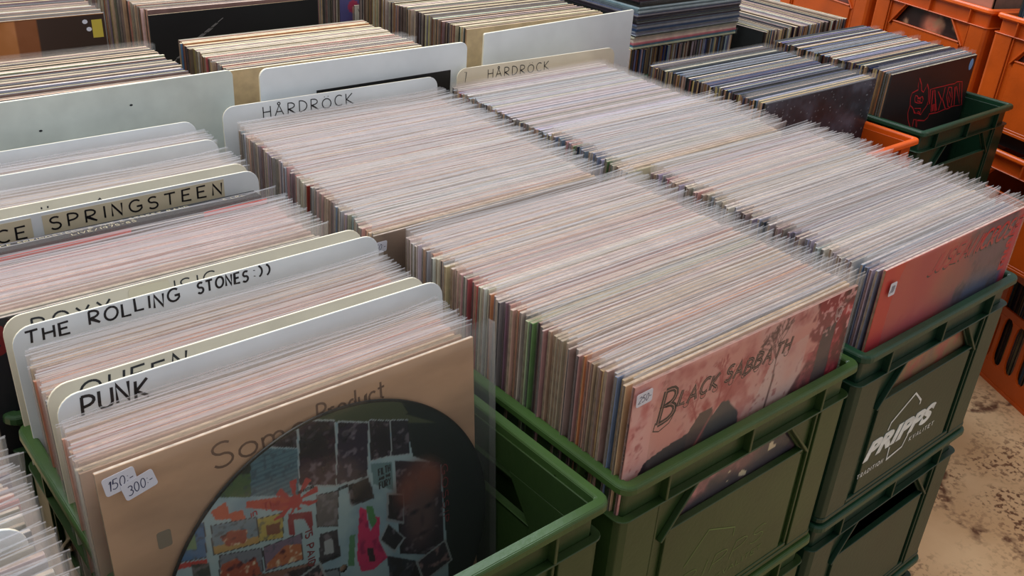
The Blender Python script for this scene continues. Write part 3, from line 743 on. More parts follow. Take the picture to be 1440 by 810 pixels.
# --- pink woodland cover
r1 = record(.1655, .016, .0, (208,150,140), 'pink and dark red woodland cover with ornate lettering and price sticker', 'front covers facing the aisle', me=ME_FRONT)
def woodland(X, Z):
    x = X + .157; z = Z + Z0                                   # x from the left edge, z above the rim
    n = fbm(x*60, z*60, 1, 5); n2 = fbm(x*22, z*22, 9, 4); n3 = fbm(x*170, z*170, 4, 3)
    img = np.ones(X.shape + (3,))*np.array((222., 156., 146.))
    img = mixc(img, (220, 172, 166), (n2-.42)*3); img = mixc(img, (190, 104, 104), (n-.52)*3.2)
    img = mixc(img, (222, 190, 184), inpoly(x, z, [(.16, -.02), (.19, .05), (.245, .06), (.24, -.02)])*(n2*1.4))
    # thin reddish branches
    br = np.zeros(X.shape)
    rng = random.Random(5)
    def tree(x0, z0, a, l, wd, dep):
        nonlocal br
        x1, z1 = x0+l*math.cos(a), z0+l*math.sin(a)
        br = np.maximum(br, np.clip(1.3 - segdist(x, z, (x0, z0), (x1, z1))/wd, 0, 1))
        if dep:
            for k in range(3): tree(x1, z1, a+rng.uniform(-.75, .75), l*rng.uniform(.6, .85), max(wd*.7, .0006), dep-1)
    tree(.115, .03, 1.5, .018, .0012, 3); tree(.09, .02, 2.0, .018, .0012, 3); tree(.125, .03, 1.1, .015, .001, 3)
    img = mixc(img, (168, 58, 62), br*.8)
    img = mixc(img, (176, 64, 66), np.clip((n-.46)*5, 0, 1)*np.exp(-((x-.10)**2+(z-.028)**2)/.0016))
    br = np.zeros(X.shape); tree(.196, .028, 1.62, .02, .0010, 4)
    br = np.maximum(br, np.clip(1.4 - segdist(x, z, (.190, -.03), (.197, .03))/.0015, 0, 1))
    img = mixc(img, (84, 44, 48), br*.9)
    img = mixc(img, (150, 66, 70), np.clip((n3-.66)*9, 0, 1)*np.clip((n2-.4)*4, 0, 1)*.6)
    # dark roofs and ground
    img = mixc(img, (62, 50, 56), inpoly(x, z, [(.026, .006), (.05, .011), (.085, .014), (.11, -.02), (.09, -.05), (.01, -.06), (.01, -.02)])*np.clip(.7+n, 0, 1))
    img = mixc(img, (84, 62, 62), inpoly(x, z, [(.078, .012), (.092, .030), (.108, .030), (.115, .01), (.10, -.02), (.08, -.02)]))
    img = mixc(img, (54, 54, 64), inpoly(x, z, [(.098, -.03), (.104, .012), (.122, .030), (.131, .028), (.150, .008), (.158, -.03)]))
    img = mixc(img, (196, 104, 104), np.clip(1.4-segdist(x, z, (.082, -.02), (.118, .034))/.0018, 0, 1)*np.clip(n*1.5, 0, 1))
    # red foliage on the right
    edge = .232 - z*.15 + (n2-.5)*.05
    edge = np.where(z > .035, .262 - (z-.035)*.3 + (n-.5)*.06, .205 + (z+.02)*.9 + (n2-.5)*.03)
    m_ = np.clip((x-edge)*160, 0, 1)
    fo = np.ones(X.shape + (3,))*np.array((140., 44., 56.)); fo = mixc(fo, (190, 66, 76), (n-.5)*5); fo = mixc(fo, (66, 34, 44), (n2-.50)*4); fo = mixc(fo, (196, 92, 100), np.clip((n3-.58)*8, 0, 1)*.6)
    fo = mixc(fo, (52, 42, 52), inpoly(x, z, [(.262, -.1), (.268, .055), (.290, .058), (.293, -.1)])*.8)
    fo = mixc(fo, (222, 170, 168), (n3 > .66)*(z > .04)*.8)
    img = img*(1-m_[..., None]) + fo*m_[..., None]
    # lower part of the picture, seen through the hand slot
    lo = np.clip((-.035 - z)*60, 0, 1)
    g = np.ones(X.shape + (3,))*np.array((120., 74., 80.)); g = mixc(g, (200, 130, 134), (n-.48)*5); g = mixc(g, (52, 44, 58), (n2-.45)*5 + (x > .21)*.6); g = mixc(g, (226, 214, 180), (fbm(x*90, z*90, 3, 2) > .78)*1.0)
    img = img*(1-lo[..., None]) + g*lo[..., None]
    return img
art('printed_cover', -.157, .157, .06, .314, 230, 190, woodland, r1, -.00175)
def ornate(parent, st, wd, y):
    write('outlined_lettering', st, wd*1.25, M_BROWNINK, parent, y); write('lettering_core', st, wd*.16, M_DUSTY, parent, y-.0001)
M_DUSTY = mat('dusty_pink_print', (206, 150, 142), rough=.5)
zl = -Z0
st = strokes('B', -.122, -.1040, zl+.041, .032, shear=.12, jit=0)
ornate(r1, st, .0042, -.0018)
write('lettering_swash', [[(-.1250, zl+.044), (-.1265, zl+.036), (-.1190, zl+.033), (-.1070, zl+.037), (-.1010, zl+.047), (-.1020, zl+.055)]], .0012, M_BROWNINK, r1, -.0018)
ornate(r1, strokes('LACK', -.0990, -.0480, zl+.0500, .0145, shear=.2, jit=.05, sp=.24, seed=2), .0028, -.0018)
ornate(r1, strokes('SABBATH', -.0380, .0560, zl+.0505, .0150, shear=.2, jit=.06, sp=.24, seed=6), .0028, -.0018)
for q in ((-.088, .0480), (-.066, .0485), (-.050, .0490), (-.028, .0480), (-.010, .0485), (.008, .0485), (.030, .0485), (.053, .0495)):
    write('lettering_swash', [[(q[0]+k[0], zl+q[1]+k[1]) for k in arc(0, 0, .0034, .0028, 120, 400, 8)]], .0008, M_BROWNINK, r1, -.0018)
mb = MB(); sx_, sz_ = .133, zl+.066
ribbon(mb, [(sx_+a, sz_+b) for a, b in ((-.0050, .0075), (0, .0090), (.0050, .0075), (.0052, .001), (.003, -.0055), (0, -.0085), (-.003, -.0055), (-.0052, .001))], .0009, -.0018, closed=True)
for q in strokes('W', sx_-.0038, sx_+.0006, sz_-.003, .0075, shear=.1) + strokes('B', sx_+.0012, sx_+.0040, sz_-.003, .0075, shear=.1): ribbon(mb, q, .0008, -.0018)
M_PINKPALE = mat('pale_pink_print', (214, 186, 186), rough=.5)
new_obj('shield_emblem', mb.mesh('shield_emblem', [M_PINKPALE], fix=False), r1)
sticker(r1, -.1475, zl+.0795, -.0042, '250-', rot=.05, w_=.0185)
# spine lettering
sp_ = [[(b_, a) for a, b_ in q] for q in strokes('BLACK SABBATH', 0, .045, 0, .0017)]
mb = MB()
for q in strokes('BLACK SABBATH', 0, .048, 0, .0018, jit=0): ribbon(mb, q, .0004, T=lambda a, b: (-.15745, -.0009+b, zl+.055-a))
new_obj('spine_lettering', mb.mesh('spine_lettering', [M_INK], fix=False), r1)

# --- red and blue cover
r2 = record(.5335, .0175, .0, (200, 80, 66), 'orange-red cover fading to blue, with slanting red lettering and white sticker', 'front covers facing the aisle', me=ME_FRONT)
def redblue(X, Z):
    x = X + .157; z = Z + Z0; n = fbm(x*14, z*14, 31, 4); n2 = fbm(x*70, z*70, 8, 3)
    img = np.ones(X.shape + (3,))*np.array((196., 66., 58.))
    img = mixc(img, (206, 96, 62), (n-.42)*3*(x < .17)); img = mixc(img, (184, 44, 52), np.exp(-((x-.09)/.03)**2)*.8)
    img = mixc(img, (190, 74, 96), np.clip((.035-z)*22 - np.abs(x-.10)*4, 0, .8))
    img = mixc(img, (110, 74, 86), np.clip((x-.15 + (n-.5)*.1)*14, 0, 1)); img = mixc(img, (142, 86, 76), np.exp(-((x-.16)/.04)**2 - ((z-.03)/.03)**2)*.7)
    img = mixc(img, (66, 84, 122), np.clip((x-.14)*14, 0, 1)*np.clip((.030-z+(n-.5)*.04)*40, 0, 1)); img = mixc(img, (60, 44, 56), (n2-.55)*2.5*(x > .18))
    img = mixc(img, (200, 58, 72), np.clip((x-.292)*90, 0, 1)*(z > -.01)*.85)
    lo = np.clip((-.038-z)*60, 0, 1); g = np.ones(X.shape + (3,))*np.array((170., 130., 84.)); g = mixc(g, (192, 100, 80), (n2-.48)*5); g = mixc(g, (120, 92, 110), (n-.48)*6)
    return img*(1-lo[..., None]) + g*lo[..., None]
art('printed_cover', -.157, .157, .08, .314, 170, 130, redblue, r2, -.00175)
sh = strokes('JUSEANICROSE', -.060, .146, zl+.0590, .0215, shear=.55, sp=.18, jit=.02, seed=14)
write('lettering_shadow', [[(a-.0016, b-.0016) for a, b in q] for q in sh], .0036, M_BROWNINK, r2, -.0018)
write('slanting_lettering', sh, .0036, M_RED, r2, -.0019)
write('slanting_lettering', strokes('S', .132, .146, zl+.036, .016) + strokes('E', .132, .146, zl+.014, .016), .0045, M_RED, r2, -.0019)
sticker(r2, -.1385, zl+.0660, -.0042, '200:-', w_=.0125, h_=.0155, rot=.0)

# --- picture disc in front of a beige card
LA = .10
r3 = record(-.2040, .150, LA, (214, 172, 138), 'beige card with pen lettering behind the picture disc, two price stickers', 'front covers facing the aisle', me=lp_mesh(w_=.311, name='beige_card'), film=False)
tk = -r3.location.z
f3 = MB()
for yy in (-.0062, .0030):
    f3.poly([(-.1665, yy, 0), (.1745, yy, 0), (.1755, yy, .324), (-.1655, yy, .3245)])
for xx in (-.1665, .1745): f3.poly([(xx, -.0062, 0), (xx, .0030, 0), (xx+.001, .0030, .324), (xx+.001, -.0062, .324)])
M_FILM_BIG = plastic_mat('clear_outer_bag', .07, (246, 246, 244), haze=(214, 216, 214), gloss=.3)
new_obj('outer_bag', f3.mesh('outer_bag', [M_FILM_BIG], fix=False), r3)
write('pen_lettering', strokes('Some', -.077, -.004, .2850, .020, seed=31, sp=.16), .0019, M_INKGREY, r3, -.0018)
write('pen_lettering', strokes('Product', .006, .0660, .2900, .0155, seed=33, sp=.18), .0019, M_INKGREY, r3, -.0018)
mb = MB(); mb.prism(rrect(-.124, -.114, .238, .252, .002), -.00172, -.0019, lambda p, q, a: (p, a, q)); new_obj('tape_mark', mb.mesh('tape_mark', [mat('grey_tape', (150, 136, 116), rough=.5)]), r3)
sticker(r3, -.1420, .3060, -.0066, '150:-', w_=.0215, h_=.0140, rot=.12)
sticker(r3, -.1305, .2985, -.0070, '300:-', w_=.0225, h_=.0135, rot=.22)
DISC = [
    ((78, 84, 62), [(-27, 150), (11, 149), (47, 134), (96, 101)]),
    ((58, 36, 50), [(-26, 151), (3, 139), (0, 82), (-31, 96)]),
    ((52, 40, 58), [(6, 137), (32, 126), (28, 78), (0, 82)]),
    ((48, 38, 46), [(33, 128), (52, 120), (51, 88), (32, 91)]),
    ((44, 42, 50), [(53, 120), (69, 114), (69, 82), (52, 87)]),
    ((30, 38, 36), [(71, 111), (113, 78), (164, -30), (174, -165), (107, -123), (101, 57), (72, 78)]),
    ((52, 42, 50), [(55, 81), (100, 60), (101, -39), (55, -14)]),
    ((50, 56, 50), [(-103, 128), (-66, 144), (-70, 103), (-109, 121)]),
    ((84, 108, 70), [(-103, 134), (-68, 123), (-70, 103), (-109, 121)]),
    ((98, 128, 138), [(-66, 144), (-30, 128), (-32, 87), (-70, 104)]),
    ((60, 44, 50), [(-64, 156), (-29, 144), (-30, 129), (-65, 145)]),
    ((205, 98, 72), [(-101, 105), (-89, 108), (-87, 92), (-98, 96)]),
    ((205, 98, 72), [(-88, 97), (-78, 96), (-76, 87), (-87, 88)]),
    ((196, 78, 62), [(-74, 101), (-44, 92), (-29, 82), (-44, 78), (-75, 96)]),
    ((150, 60, 66), [(-43, 75), (-23, 68), (-24, 46), (-30, 64), (-39, 68), (-39, 53), (-44, 56)]),
    ((120, 142, 155), [(-102, 93), (-68, 84), (-68, 61), (-103, 68)]),
    ((186, 150, 90), [(-103, 75), (-68, 67), (-68, 61), (-103, 68)]),
    ((160, 74, 58), [(-97, 81), (-88, 82), (-76, 77), (-78, 66), (-93, 70)]),
    ((190, 170, 90), [(-67, 82), (-47, 78), (-49, 56), (-68, 62)]),
    ((130, 80, 58), [(-61, 73), (-50, 71), (-51, 61), (-61, 64)]),
    ((125, 130, 140), [(-99, 65), (-67, 55), (-69, 30), (-102, 42)]),
    ((170, 84, 60), [(-99, 56), (-88, 57), (-81, 48), (-73, 51), (-69, 30), (-102, 43)]),
    ((128, 110, 130), [(-65, 55), (-34, 52), (-35, 28), (-66, 33)]),
    ((185, 112, 74), [(-64, 39), (-48, 48), (-35, 43), (-35, 28), (-65, 34)]),
    ((140, 100, 84), [(-82, 35), (-26, 20), (-27, -5), (-83, 22)]),
    ((70, 50, 52), [(-49, 23), (-28, 18), (-28, -3), (-42, 4)]),
    ((76, 118, 160), [(-127, 104), (-107, 98), (-109, 69), (-137, 77)]),
    ((120, 150, 110), [(-125, 94), (-115, 94), (-115, 79), (-127, 84)]),
    ((190, 66, 60), [(-137, 76), (-109, 67), (-108, 63), (-138, 71)]),
    ((60, 66, 62), [(-120, 68), (-108, 63), (-108, 50), (-120, 56)]),
    ((110, 105, 104), [(-18, 80), (1, 76), (-2, 44), (-20, 52)]),
    ((70, 64, 68), [(-18, 43), (-3, 40), (-2, 14), (-21, 15)]),
    ((170, 175, 175), [(-15, 35), (-8, 35), (-7, 20), (-16, 22)]),
    ((60, 62, 66), [(-22, 9), (-3, 3), (-3, -26), (-22, -15)]),
    ((125, 135, 140), [(-21, 6), (-5, 2), (-4, -24), (-20, -14)]),
    ((165, 178, 180), [(9, 79), (30, 78), (33, 54), (11, 56)]),
    ((40, 36, 42), [(10, 77), (29, 76), (31, 56), (12, 58)]),
    ((112, 142, 145), [(32, 88), (52, 81), (52, 53), (33, 68)]),
    ((150, 158, 160), [(45, 54), (62, 45), (60, 15), (43, 26)]),
    ((66, 44, 50), [(47, 51), (61, 44), (59, 18), (45, 28)]),
    ((160, 170, 170), [(44, 24), (61, 0), (49, -10), (35, 11)]),
    ((42, 40, 46), [(45, 22), (59, 1), (49, -7), (37, 10)]),
    ((212, 48, 100), [(19, 52), (25, 46), (26, 28), (28, 23), (32, 37), (37, 33), (35, 11), (42, -11), (28, -16), (16, -12), (13, 4), (16, 29)]),
    ((80, 140, 84), [(25, 50), (31, 47), (34, 31), (29, 26), (26, 37)]),
    ((90, 140, 96), [(8, 29), (13, 28), (10, -3), (4, 0)]),
    ((60, 40, 46), [(23, 9), (29, 6), (30, -9), (24, -6)]),
    ((52, 54, 62), [(42, -9), (77, -34), (80, -68), (43, -47)]),
]
disc = bpy.data.objects.new('picture_disc', None); COL.objects.link(disc)
tag(disc, 'black-rimmed picture disc printed with a pasted-up collage, in a clear bag', 'record', 'front covers facing the aisle')
RD = .1495
ca, sa = math.cos(LA), math.sin(LA)
hz = .1488
disc.location = (-.1885, r3.location.y + hz*sa - .0040*ca, Z0 + hz*ca + .0005); disc.rotation_euler = (-LA, 0, 0)
mb = MB(); n = 128; yy = (-.0007, .0007)
ring = [(RD, 0), (RD-.0006, -.0009), (RD-.0022, -.0010), (RD-.0026, -.0007), (.0036, -.0007), (.0036, .0007), (RD-.0026, .0007), (RD-.0006, .0009)]
vb = []
for r_, y_ in ring: vb.append([(r_*math.cos(2*math.pi*k/n), y_, r_*math.sin(2*math.pi*k/n)) for k in range(n)])
for a in range(len(ring)):
    A_, B_ = vb[a], vb[(a+1) % len(ring)]
    for k in range(n): mb.poly([A_[k], A_[(k+1) % n], B_[(k+1) % n], B_[k]])
new_obj('vinyl', mb.mesh('vinyl', [mat('black_vinyl', (22, 24, 26), rough=.25)]), disc)
def collage(X, Z):
    n = fbm(X*40, Z*40, 2, 4); n2 = fbm(X*160, Z*160, 5, 3); n3 = fbm(X*300, Z*300, 6, 2)
    img = np.ones(X.shape + (3,))*np.array((168., 192., 196.)); img = mixc(img, (138, 166, 178), (n-.45)*3)
    img = mixc(img, (34, 42, 40), inpoly(X, Z, [(.040,.16), (.17,.12), (.17,-.17), (.107,-.13), (.101,.057), (.072,.08), (.066,.115)]))
    img = mixc(img, (78, 84, 62), inpoly(X, Z, [(-.05,.16), (.05,.16), (.07,.12), (.034,.128), (-.026,.151)]))
    for k, (c, pts) in enumerate(DISC):
        m_ = inpoly(X, Z, [(a/1000., b/1000.) for a, b in pts])
        dark = sum(c) < 190
        # paper rim round photographs
        if k in (1, 2, 3, 4, 10, 15, 18, 20, 22, 24, 26, 30, 31):
            cx = sum(a for a, b in pts)/len(pts)/1000; cz = sum(b for a, b in pts)/len(pts)/1000
            img = mixc(img, (60, 56, 58) if not dark else (170, 180, 180), inpoly(X, Z, [(cx+(a/1000-cx)*1.05, cz+(b/1000-cz)*1.05) for a, b in pts]))
        img = mixc(img, c, m_)
        if k in (1, 2, 3, 4, 6, 10, 30, 31, 35, 36, 39, 41, 46, 24, 25, 29):     # figures in the photographs
            img = mixc(img, (150, 140, 146), m_*(np.clip((n2-.60)*9, 0, 1))*.6); img = mixc(img, (30, 24, 30), m_*np.clip((n-.52)*8, 0, 1)*.8)
        if k in (8, 9, 15, 18, 20, 22, 26): img = mixc(img, (70, 80, 88), m_*np.clip((n3-.62)*8, 0, 1)*.5)
        if k in (17, 21, 23): img = mixc(img, (226, 206, 170), m_*np.clip((n2-.64)*10, 0, 1)); img = mixc(img, (90, 40, 46), m_*np.clip((.38-n2)*8, 0, 1))
        if k == 42: img = mixc(img, (160, 30, 84), m_*np.clip((n2-.5)*5, 0, 1))
        if k == 9:
            img = mixc(img, (66, 92, 106), m_*(np.abs(np.modf(np.abs(Z)*260)[0]-.5) < .18)*.45)
    # plain portrait shape: hair and face
    h = np.exp(-(((X-.078)/.024)**2+((Z-.048)/.024)**2)**2); img = mixc(img, (140, 86, 72), np.clip(h*(.5+n*1.2), 0, 1))
    fc = np.exp(-(((X-.078)/.017)**2+((Z-.014)/.030)**2)**2); img = mixc(img, (112, 88, 84), fc*.9)
    for ex in (.071, .086): img = mixc(img, (48, 40, 42), np.exp(-(((X-ex)/.004)**2+((Z-.022)/.0022)**2)))
    img = mixc(img, (58, 44, 46), np.exp(-(((X-.079)/.006)**2+((Z+.004)/.002)**2))); img = mixc(img, (74, 56, 56), np.exp(-(((X-.079)/.002)**2+((Z-.010)/.007)**2))*.7)
    # fan of red rays
    ang = np.arctan2(Z-.083, X+.036); rr = np.hypot(X+.036, Z-.083)
    img = mixc(img, (186, 62, 62), (np.sin(ang*9) > .1)*(rr < .020)*(rr > .003)*(Z > .074)); img = mixc(img, (186, 62, 62), (rr < .006))
    for (cx, cz) in ((-.033, .0), (.012, -.05), (-.05, -.04), (.05, -.075), (-.09, -.02), (-.01, -.09), (-.06, -.09), (.09, -.04)):
        a_ = random.Random(int(cx*9999)).uniform(-.4, .4); u_ = (X-cx)*math.cos(a_)+(Z-cz)*math.sin(a_); v_ = -(X-cx)*math.sin(a_)+(Z-cz)*math.cos(a_)
        img = mixc(img, (160, 166, 164), (np.abs(u_) < .017)*(np.abs(v_) < .014)); mm = (np.abs(u_) < .015)*(np.abs(v_) < .012)*1.0
        img = mixc(img, (60, 52, 60), mm); img = mixc(img, (150, 120, 120), mm*np.clip((n2-.55)*8, 0, 1))
    return img
art('printed_collage', -.1475, .1475, -.1475, .1475, 300, 300, collage, disc, -.0009, m_=M_ARTGLOSS, clip=lambda x, z: (np.hypot(x, z) < .1474) & (np.hypot(x, z) > .0036))
M_GT = mat('dark_newsprint', (44, 50, 54), rough=.4); M_PALET = mat('pale_print', (190, 196, 194), rough=.4); M_REDT = mat('red_newsprint', (180, 56, 60), rough=.4)
write('printed_words', strokes('FILTH', .0385, .0495, .0735, .0065, jit=0) + strokes('FURY', .0385, .0495, .0605, .0065, jit=0) + strokes('AND THE', .0385, .0495, .0690, .0022, jit=0), .0011, M_GT, disc, -.0011)
write('printed_words', strokes('NO FUTURE', -.033, -.019, .0885, .0026, jit=0) + strokes('NO FUTURE', .001, .010, .076, .0026, jit=0), .0006, M_GT, disc, -.0011)
write('printed_words', strokes('in The', -.072, -.048, .0860, .0070, sp=.2, jit=0), .0009, M_REDT, disc, -.0011)
mb = MB()
for q in strokes('IS PAID', 0, .034, 0, .0060, jit=0): ribbon(mb, q, .0012, T=lambda a, b: (-.0305+b, -.0011, .052-a))
for q in strokes('GOSSIP', 0, .060, 0, .0060, jit=0): ribbon(mb, q, .0009, T=lambda a, b: (.1010+b, -.0011, .056-a))
new_obj('printed_words', mb.mesh('printed_words', [M_DARKRED], fix=False), disc)

# --- black cover with large red letters, half hidden by the dividers
r4 = record(-.213, .388, .02, (34, 34, 42), 'black cover with large red block letters behind the ROXY MUSIC divider', 'covers in the second left crate')
write('block_lettering', strokes('BRUCE SPRINGSTEEN', -.154, .152, .2810, .0240, sp=.16, jit=0), .0072, M_DARKRED, r4, -.0018)
r5 = record(-.214, .496, .02, (30, 28, 30), 'black clear-sleeved record with an orange-red line along its top', 'covers in the second left crate')
mb = MB(); mb.box(-.155, .010, -.0026, -.0017, .3090, .3138); mb.box(.085, .155, -.0026, -.0017, .3090, .3138)
new_obj('red_line', mb.mesh('red_line', [mat('orange_red_print', (214, 66, 40), rough=.45)]), r5)
bx = record(-.212, .524, .02, (28, 25, 25), 'thick black five-record box set with gold serif title', 'covers in the second left crate', me=ME_THICK, film=False, hs=.982)
bx.data.materials[0] = mat('matt_black_board', (22,20,20), rough=.8, spec=.2)
mb = MB()
def onTop(a, b): return (a, -.0088+b, .3149)
for q in strokes('BRUCE SPRINGSTEEN & THE E STREET BAND', -.120, .080, .0088, .0045, sp=.3, jit=0): ribbon(mb, q, .0006, T=onTop)
new_obj('gold_title', mb.mesh('gold_title', [M_GOLD], fix=False), bx)
for t_, a_, b_, z_ in (('LIVE/1975-85', -.040, .022, .0018), ('5 LPs', .118, .140, .007)):
    mb = MB()
    for q in strokes(t_, a_, b_, z_, .0044, sp=.3, jit=0): ribbon(mb, q, .0006, T=onTop)
    new_obj('gold_subtitle', mb.mesh('gold_subtitle', [M_GOLD], fix=False), bx)

# --- black cover with red outlined lettering
ME_BAREFRONT = ME_BARE
def bare_front(xc, y, lean, col, label, **k): return record(xc, y, lean, col, label, 'front covers farther back', film=False, me=ME_BARE, hh=.303, **k)
r6 = bare_front(1.293, .458, .0, (30, 29, 32), 'black cover with red outlined lettering and a pale blue dot')
zE = -Z0
mb = MB()
def outl(pts, wd=.0018, closed=True): ribbon(mb, pts, wd, -.0018, closed=closed)
SAX = [
    (True, 0.0018, [(-0.051, 0.2432), (-0.052, 0.2501), (-0.0452, 0.2491), (-0.0388, 0.2441), (-0.0319, 0.2431), (-0.0237, 0.2446), (-0.0178, 0.2383), (-0.0182, 0.2315), (-0.0345, 0.2333), (-0.0467, 0.2371)]),
    (True, 0.0015, [(-0.0422, 0.2432), (-0.028, 0.2405), (-0.0267, 0.2355), (-0.0382, 0.2379)]),
    (True, 0.0015, [(-0.0427, 0.2242), (-0.0176, 0.2204), (-0.015, 0.2103), (-0.0244, 0.2159), (-0.0291, 0.2125), (-0.0368, 0.2151)]),
    (False, 0.0018, [(-0.039, 0.1863), (-0.0548, 0.2028), (-0.0636, 0.2179), (-0.0629, 0.2341), (-0.0688, 0.2485), (-0.0671, 0.2576), (-0.0474, 0.2609), (-0.0522, 0.2702), (-0.0541, 0.2837), (-0.0401, 0.2699), (-0.0337, 0.2576), (-0.0241, 0.2529), (-0.0203, 0.2605), (-0.0176, 0.2675), (-0.0062, 0.2558), (0.0049, 0.2322), (0.0027, 0.2215), (-0.0054, 0.2144), (-0.0106, 0.2068), (-0.0221, 0.2114), (-0.0374, 0.2138), (-0.0482, 0.2251), (-0.0608, 0.2324)]),
    (False, 0.0018, [(-0.0313, 0.1864), (-0.0334, 0.2007), (-0.0235, 0.1991), (-0.0172, 0.1841)]),
    (False, 0.0018, [(-0.0136, 0.1821), (-0.0185, 0.1969), (0.0105, 0.1915), (0.0213, 0.1962), (0.0231, 0.203), (0.0537, 0.201), (0.0854, 0.2033), (0.0971, 0.2022), (0.1124, 0.2049), (0.1512, 0.202), (0.1241, 0.2533), (0.1028, 0.2561), (0.0933, 0.2532), (0.0733, 0.2545), (0.0598, 0.2542), (0.0245, 0.255), (0.0008, 0.2548), (0.0132, 0.2241), (0.0018, 0.2258)]),
    (True, 0.0022, [(0.0275, 0.2072), (0.0116, 0.2519), (0.0187, 0.2509), (0.0491, 0.2046), (0.0432, 0.2055), (0.0334, 0.221), (0.0276, 0.2219), (0.0348, 0.2061)]),
    (False, 0.0022, [(0.0347, 0.2459), (0.057, 0.2274), (0.0571, 0.2047)]),
    (False, 0.0022, [(0.0585, 0.2516), (0.0614, 0.2267), (0.0854, 0.2033)]),
    (True, 0.0022, [(0.0759, 0.2303), (0.0737, 0.2489), (0.0857, 0.2472), (0.1018, 0.2237), (0.1072, 0.2043), (0.0949, 0.2061)]),
    (True, 0.0015, [(0.0834, 0.2292), (0.0818, 0.2393), (0.0948, 0.2261), (0.0957, 0.2146)]),
    (False, 0.0022, [(0.1192, 0.2053), (0.0998, 0.2467), (0.1059, 0.2458), (0.1399, 0.2066), (0.1152, 0.2516)]),
]
for cl, wd, pts in SAX: outl(pts, wd, cl)
new_obj('red_outline_lettering', mb.mesh('red_outline_lettering', [M_RED], fix=False), r6)
mb = MB(); mb.prism([(.141+.0075*math.cos(t*math.pi/10), .286+.0115*math.sin(t*math.pi/10)) for t in range(20)], -.0017, -.0019, lambda p, q, a: (p, a, q))
new_obj('pale_blue_dot', mb.mesh('pale_blue_dot', [M_BLUE]), r6)
write('gothic_lettering', strokes('THE CROMBIE', -.10, .075, .122, .018, shear=.0, sp=.12), .0032, M_DARKRED, r6, -.0018)
r7 = bare_front(.930, .460, .0, (56, 62, 74), 'dark blue-grey speckled cover standing in the orange crate')
def speck(X, Z):
    n = fbm(X*30, Z*30, 3, 4); n2 = vnoise(X*500, Z*500, 4)
    img = np.ones(X.shape + (3,))*np.array((46., 52., 62.)); img = mixc(img, (84, 96, 112), (n-.5)*3); img = mixc(img, (30, 32, 38), (.45-n)*4)
    return mixc(img, (176, 190, 200), (n2 > .93)*.8)
art('printed_cover', -.157, .157, .17, .3025, 200, 90, speck, r7, -.00175)
ME_B3 = ME_BARE3
def far(xc, y, col, label, ztop, **k): return record(xc, y, .02, col, label, 'front covers in the rear rows', film=False, me=ME_BARE3, hh=.315, zb=ztop-.315, **k)
r8 = far(-.128, 1.212, (120, 70, 34), 'orange and dark brown cover with a yellow corner sticker', .128)
def brown(X, Z):
    n = fbm(X*18, Z*18, 7, 4); img = np.ones(X.shape + (3,))*np.array((170., 104., 44.)); img = mixc(img, (208, 140, 90), (n-.5)*3 + (Z-.28)*8)
    img = mixc(img, (60, 42, 32), (X > .055)*1.0); return mixc(img, (116, 62, 28), (X > .025)*(X < .055)*.7)
art('printed_cover', -.157, .157, .15, .3135, 110, 70, brown, r8, -.00175)
mb = MB(); mb.box(.137, .153, -.0021, -.0017, .278, .306); new_obj('yellow_sticker', mb.mesh('yellow_sticker', [M_YELLOW]), r8)
for q in ((.127, .304), (.132, .292)):
    mb = MB(); mb.prism([(q[0]+.0042*math.cos(t), q[1]+.0035*math.sin(t)) for t in [i*.8 for i in range(8)]], -.0017, -.0020, lambda p, r, a: (p, a, r)); new_obj('round_label', mb.mesh('round_label', [M_LABEL]), r8)
r9 = far(.248, 1.190, (22, 21, 22), 'black cover with slanting lines of small grey text', .124, rz=.03)
mb = MB()
for k in range(6):
    for s_, a0 in (('LOREM', 0),)[:0] or (('x', 0),):
        pass
    zt = .300 - k*.0075; xs_ = -.078 - k*.010
    for j in range(4 if k < 3 else 3):
        x0 = xs_ + j*.013; L_ = .010
        mb.poly([(x0, -.0018, zt-.030+j*.0075), (x0+L_, -.0018, zt-.030+j*.0075+.006), (x0+L_, -.0018, zt-.030+j*.0075+.0072), (x0, -.0018, zt-.030+j*.0075+.0012)])
new_obj('slanting_text', mb.mesh('slanting_text', [mat('grey_print', (140, 136, 134), rough=.5)], fix=False), r9)
r10 = far(.640, 1.250, (84, 78, 128), 'purple cover with pink and yellow balloons behind the VENUS card', .160)
def purple(X, Z):
    n = fbm(X*20, Z*20, 2, 3); img = np.ones(X.shape + (3,))*np.array((88., 84., 136.)); img = mixc(img, (104, 72, 120), (n-.45)*3)
    for cx, cz, r_, c in ((-.135, .20, .010, (176,60,96)), (-.128, .245, .012, (170,60,90)), (-.122, .17, .009, (206,176,70)), (-.06, .23, .010, (170,60,90)), (-.10, .27, .010, (214,190,90)), (0, .25, .012, (176,60,96))):
        img = mixc(img, c, np.hypot(X-cx, Z-cz) < r_); img = mixc(img, (206, 190, 150), (np.abs(X-cx) < .0015)*(Z < cz)*(Z > cz-.03)*.8)
    return img
art('printed_cover', -.157, .157, .12, .3145, 120, 80, purple, r10, -.00175)
r11 = far(.665, 1.236, (196, 190, 176), 'pale card with VENUS lettering round a black square', .095)
flat_poly('black_square', [[(-.140, .16), (-.045, .16), (-.045, .293), (-.140, .293)]], M_BLACK, r11, -.0018)
write('plain_lettering', strokes('VENUS', -.150, -.095, .298, .010, jit=0), .0012, M_GT, r11, -.0019)

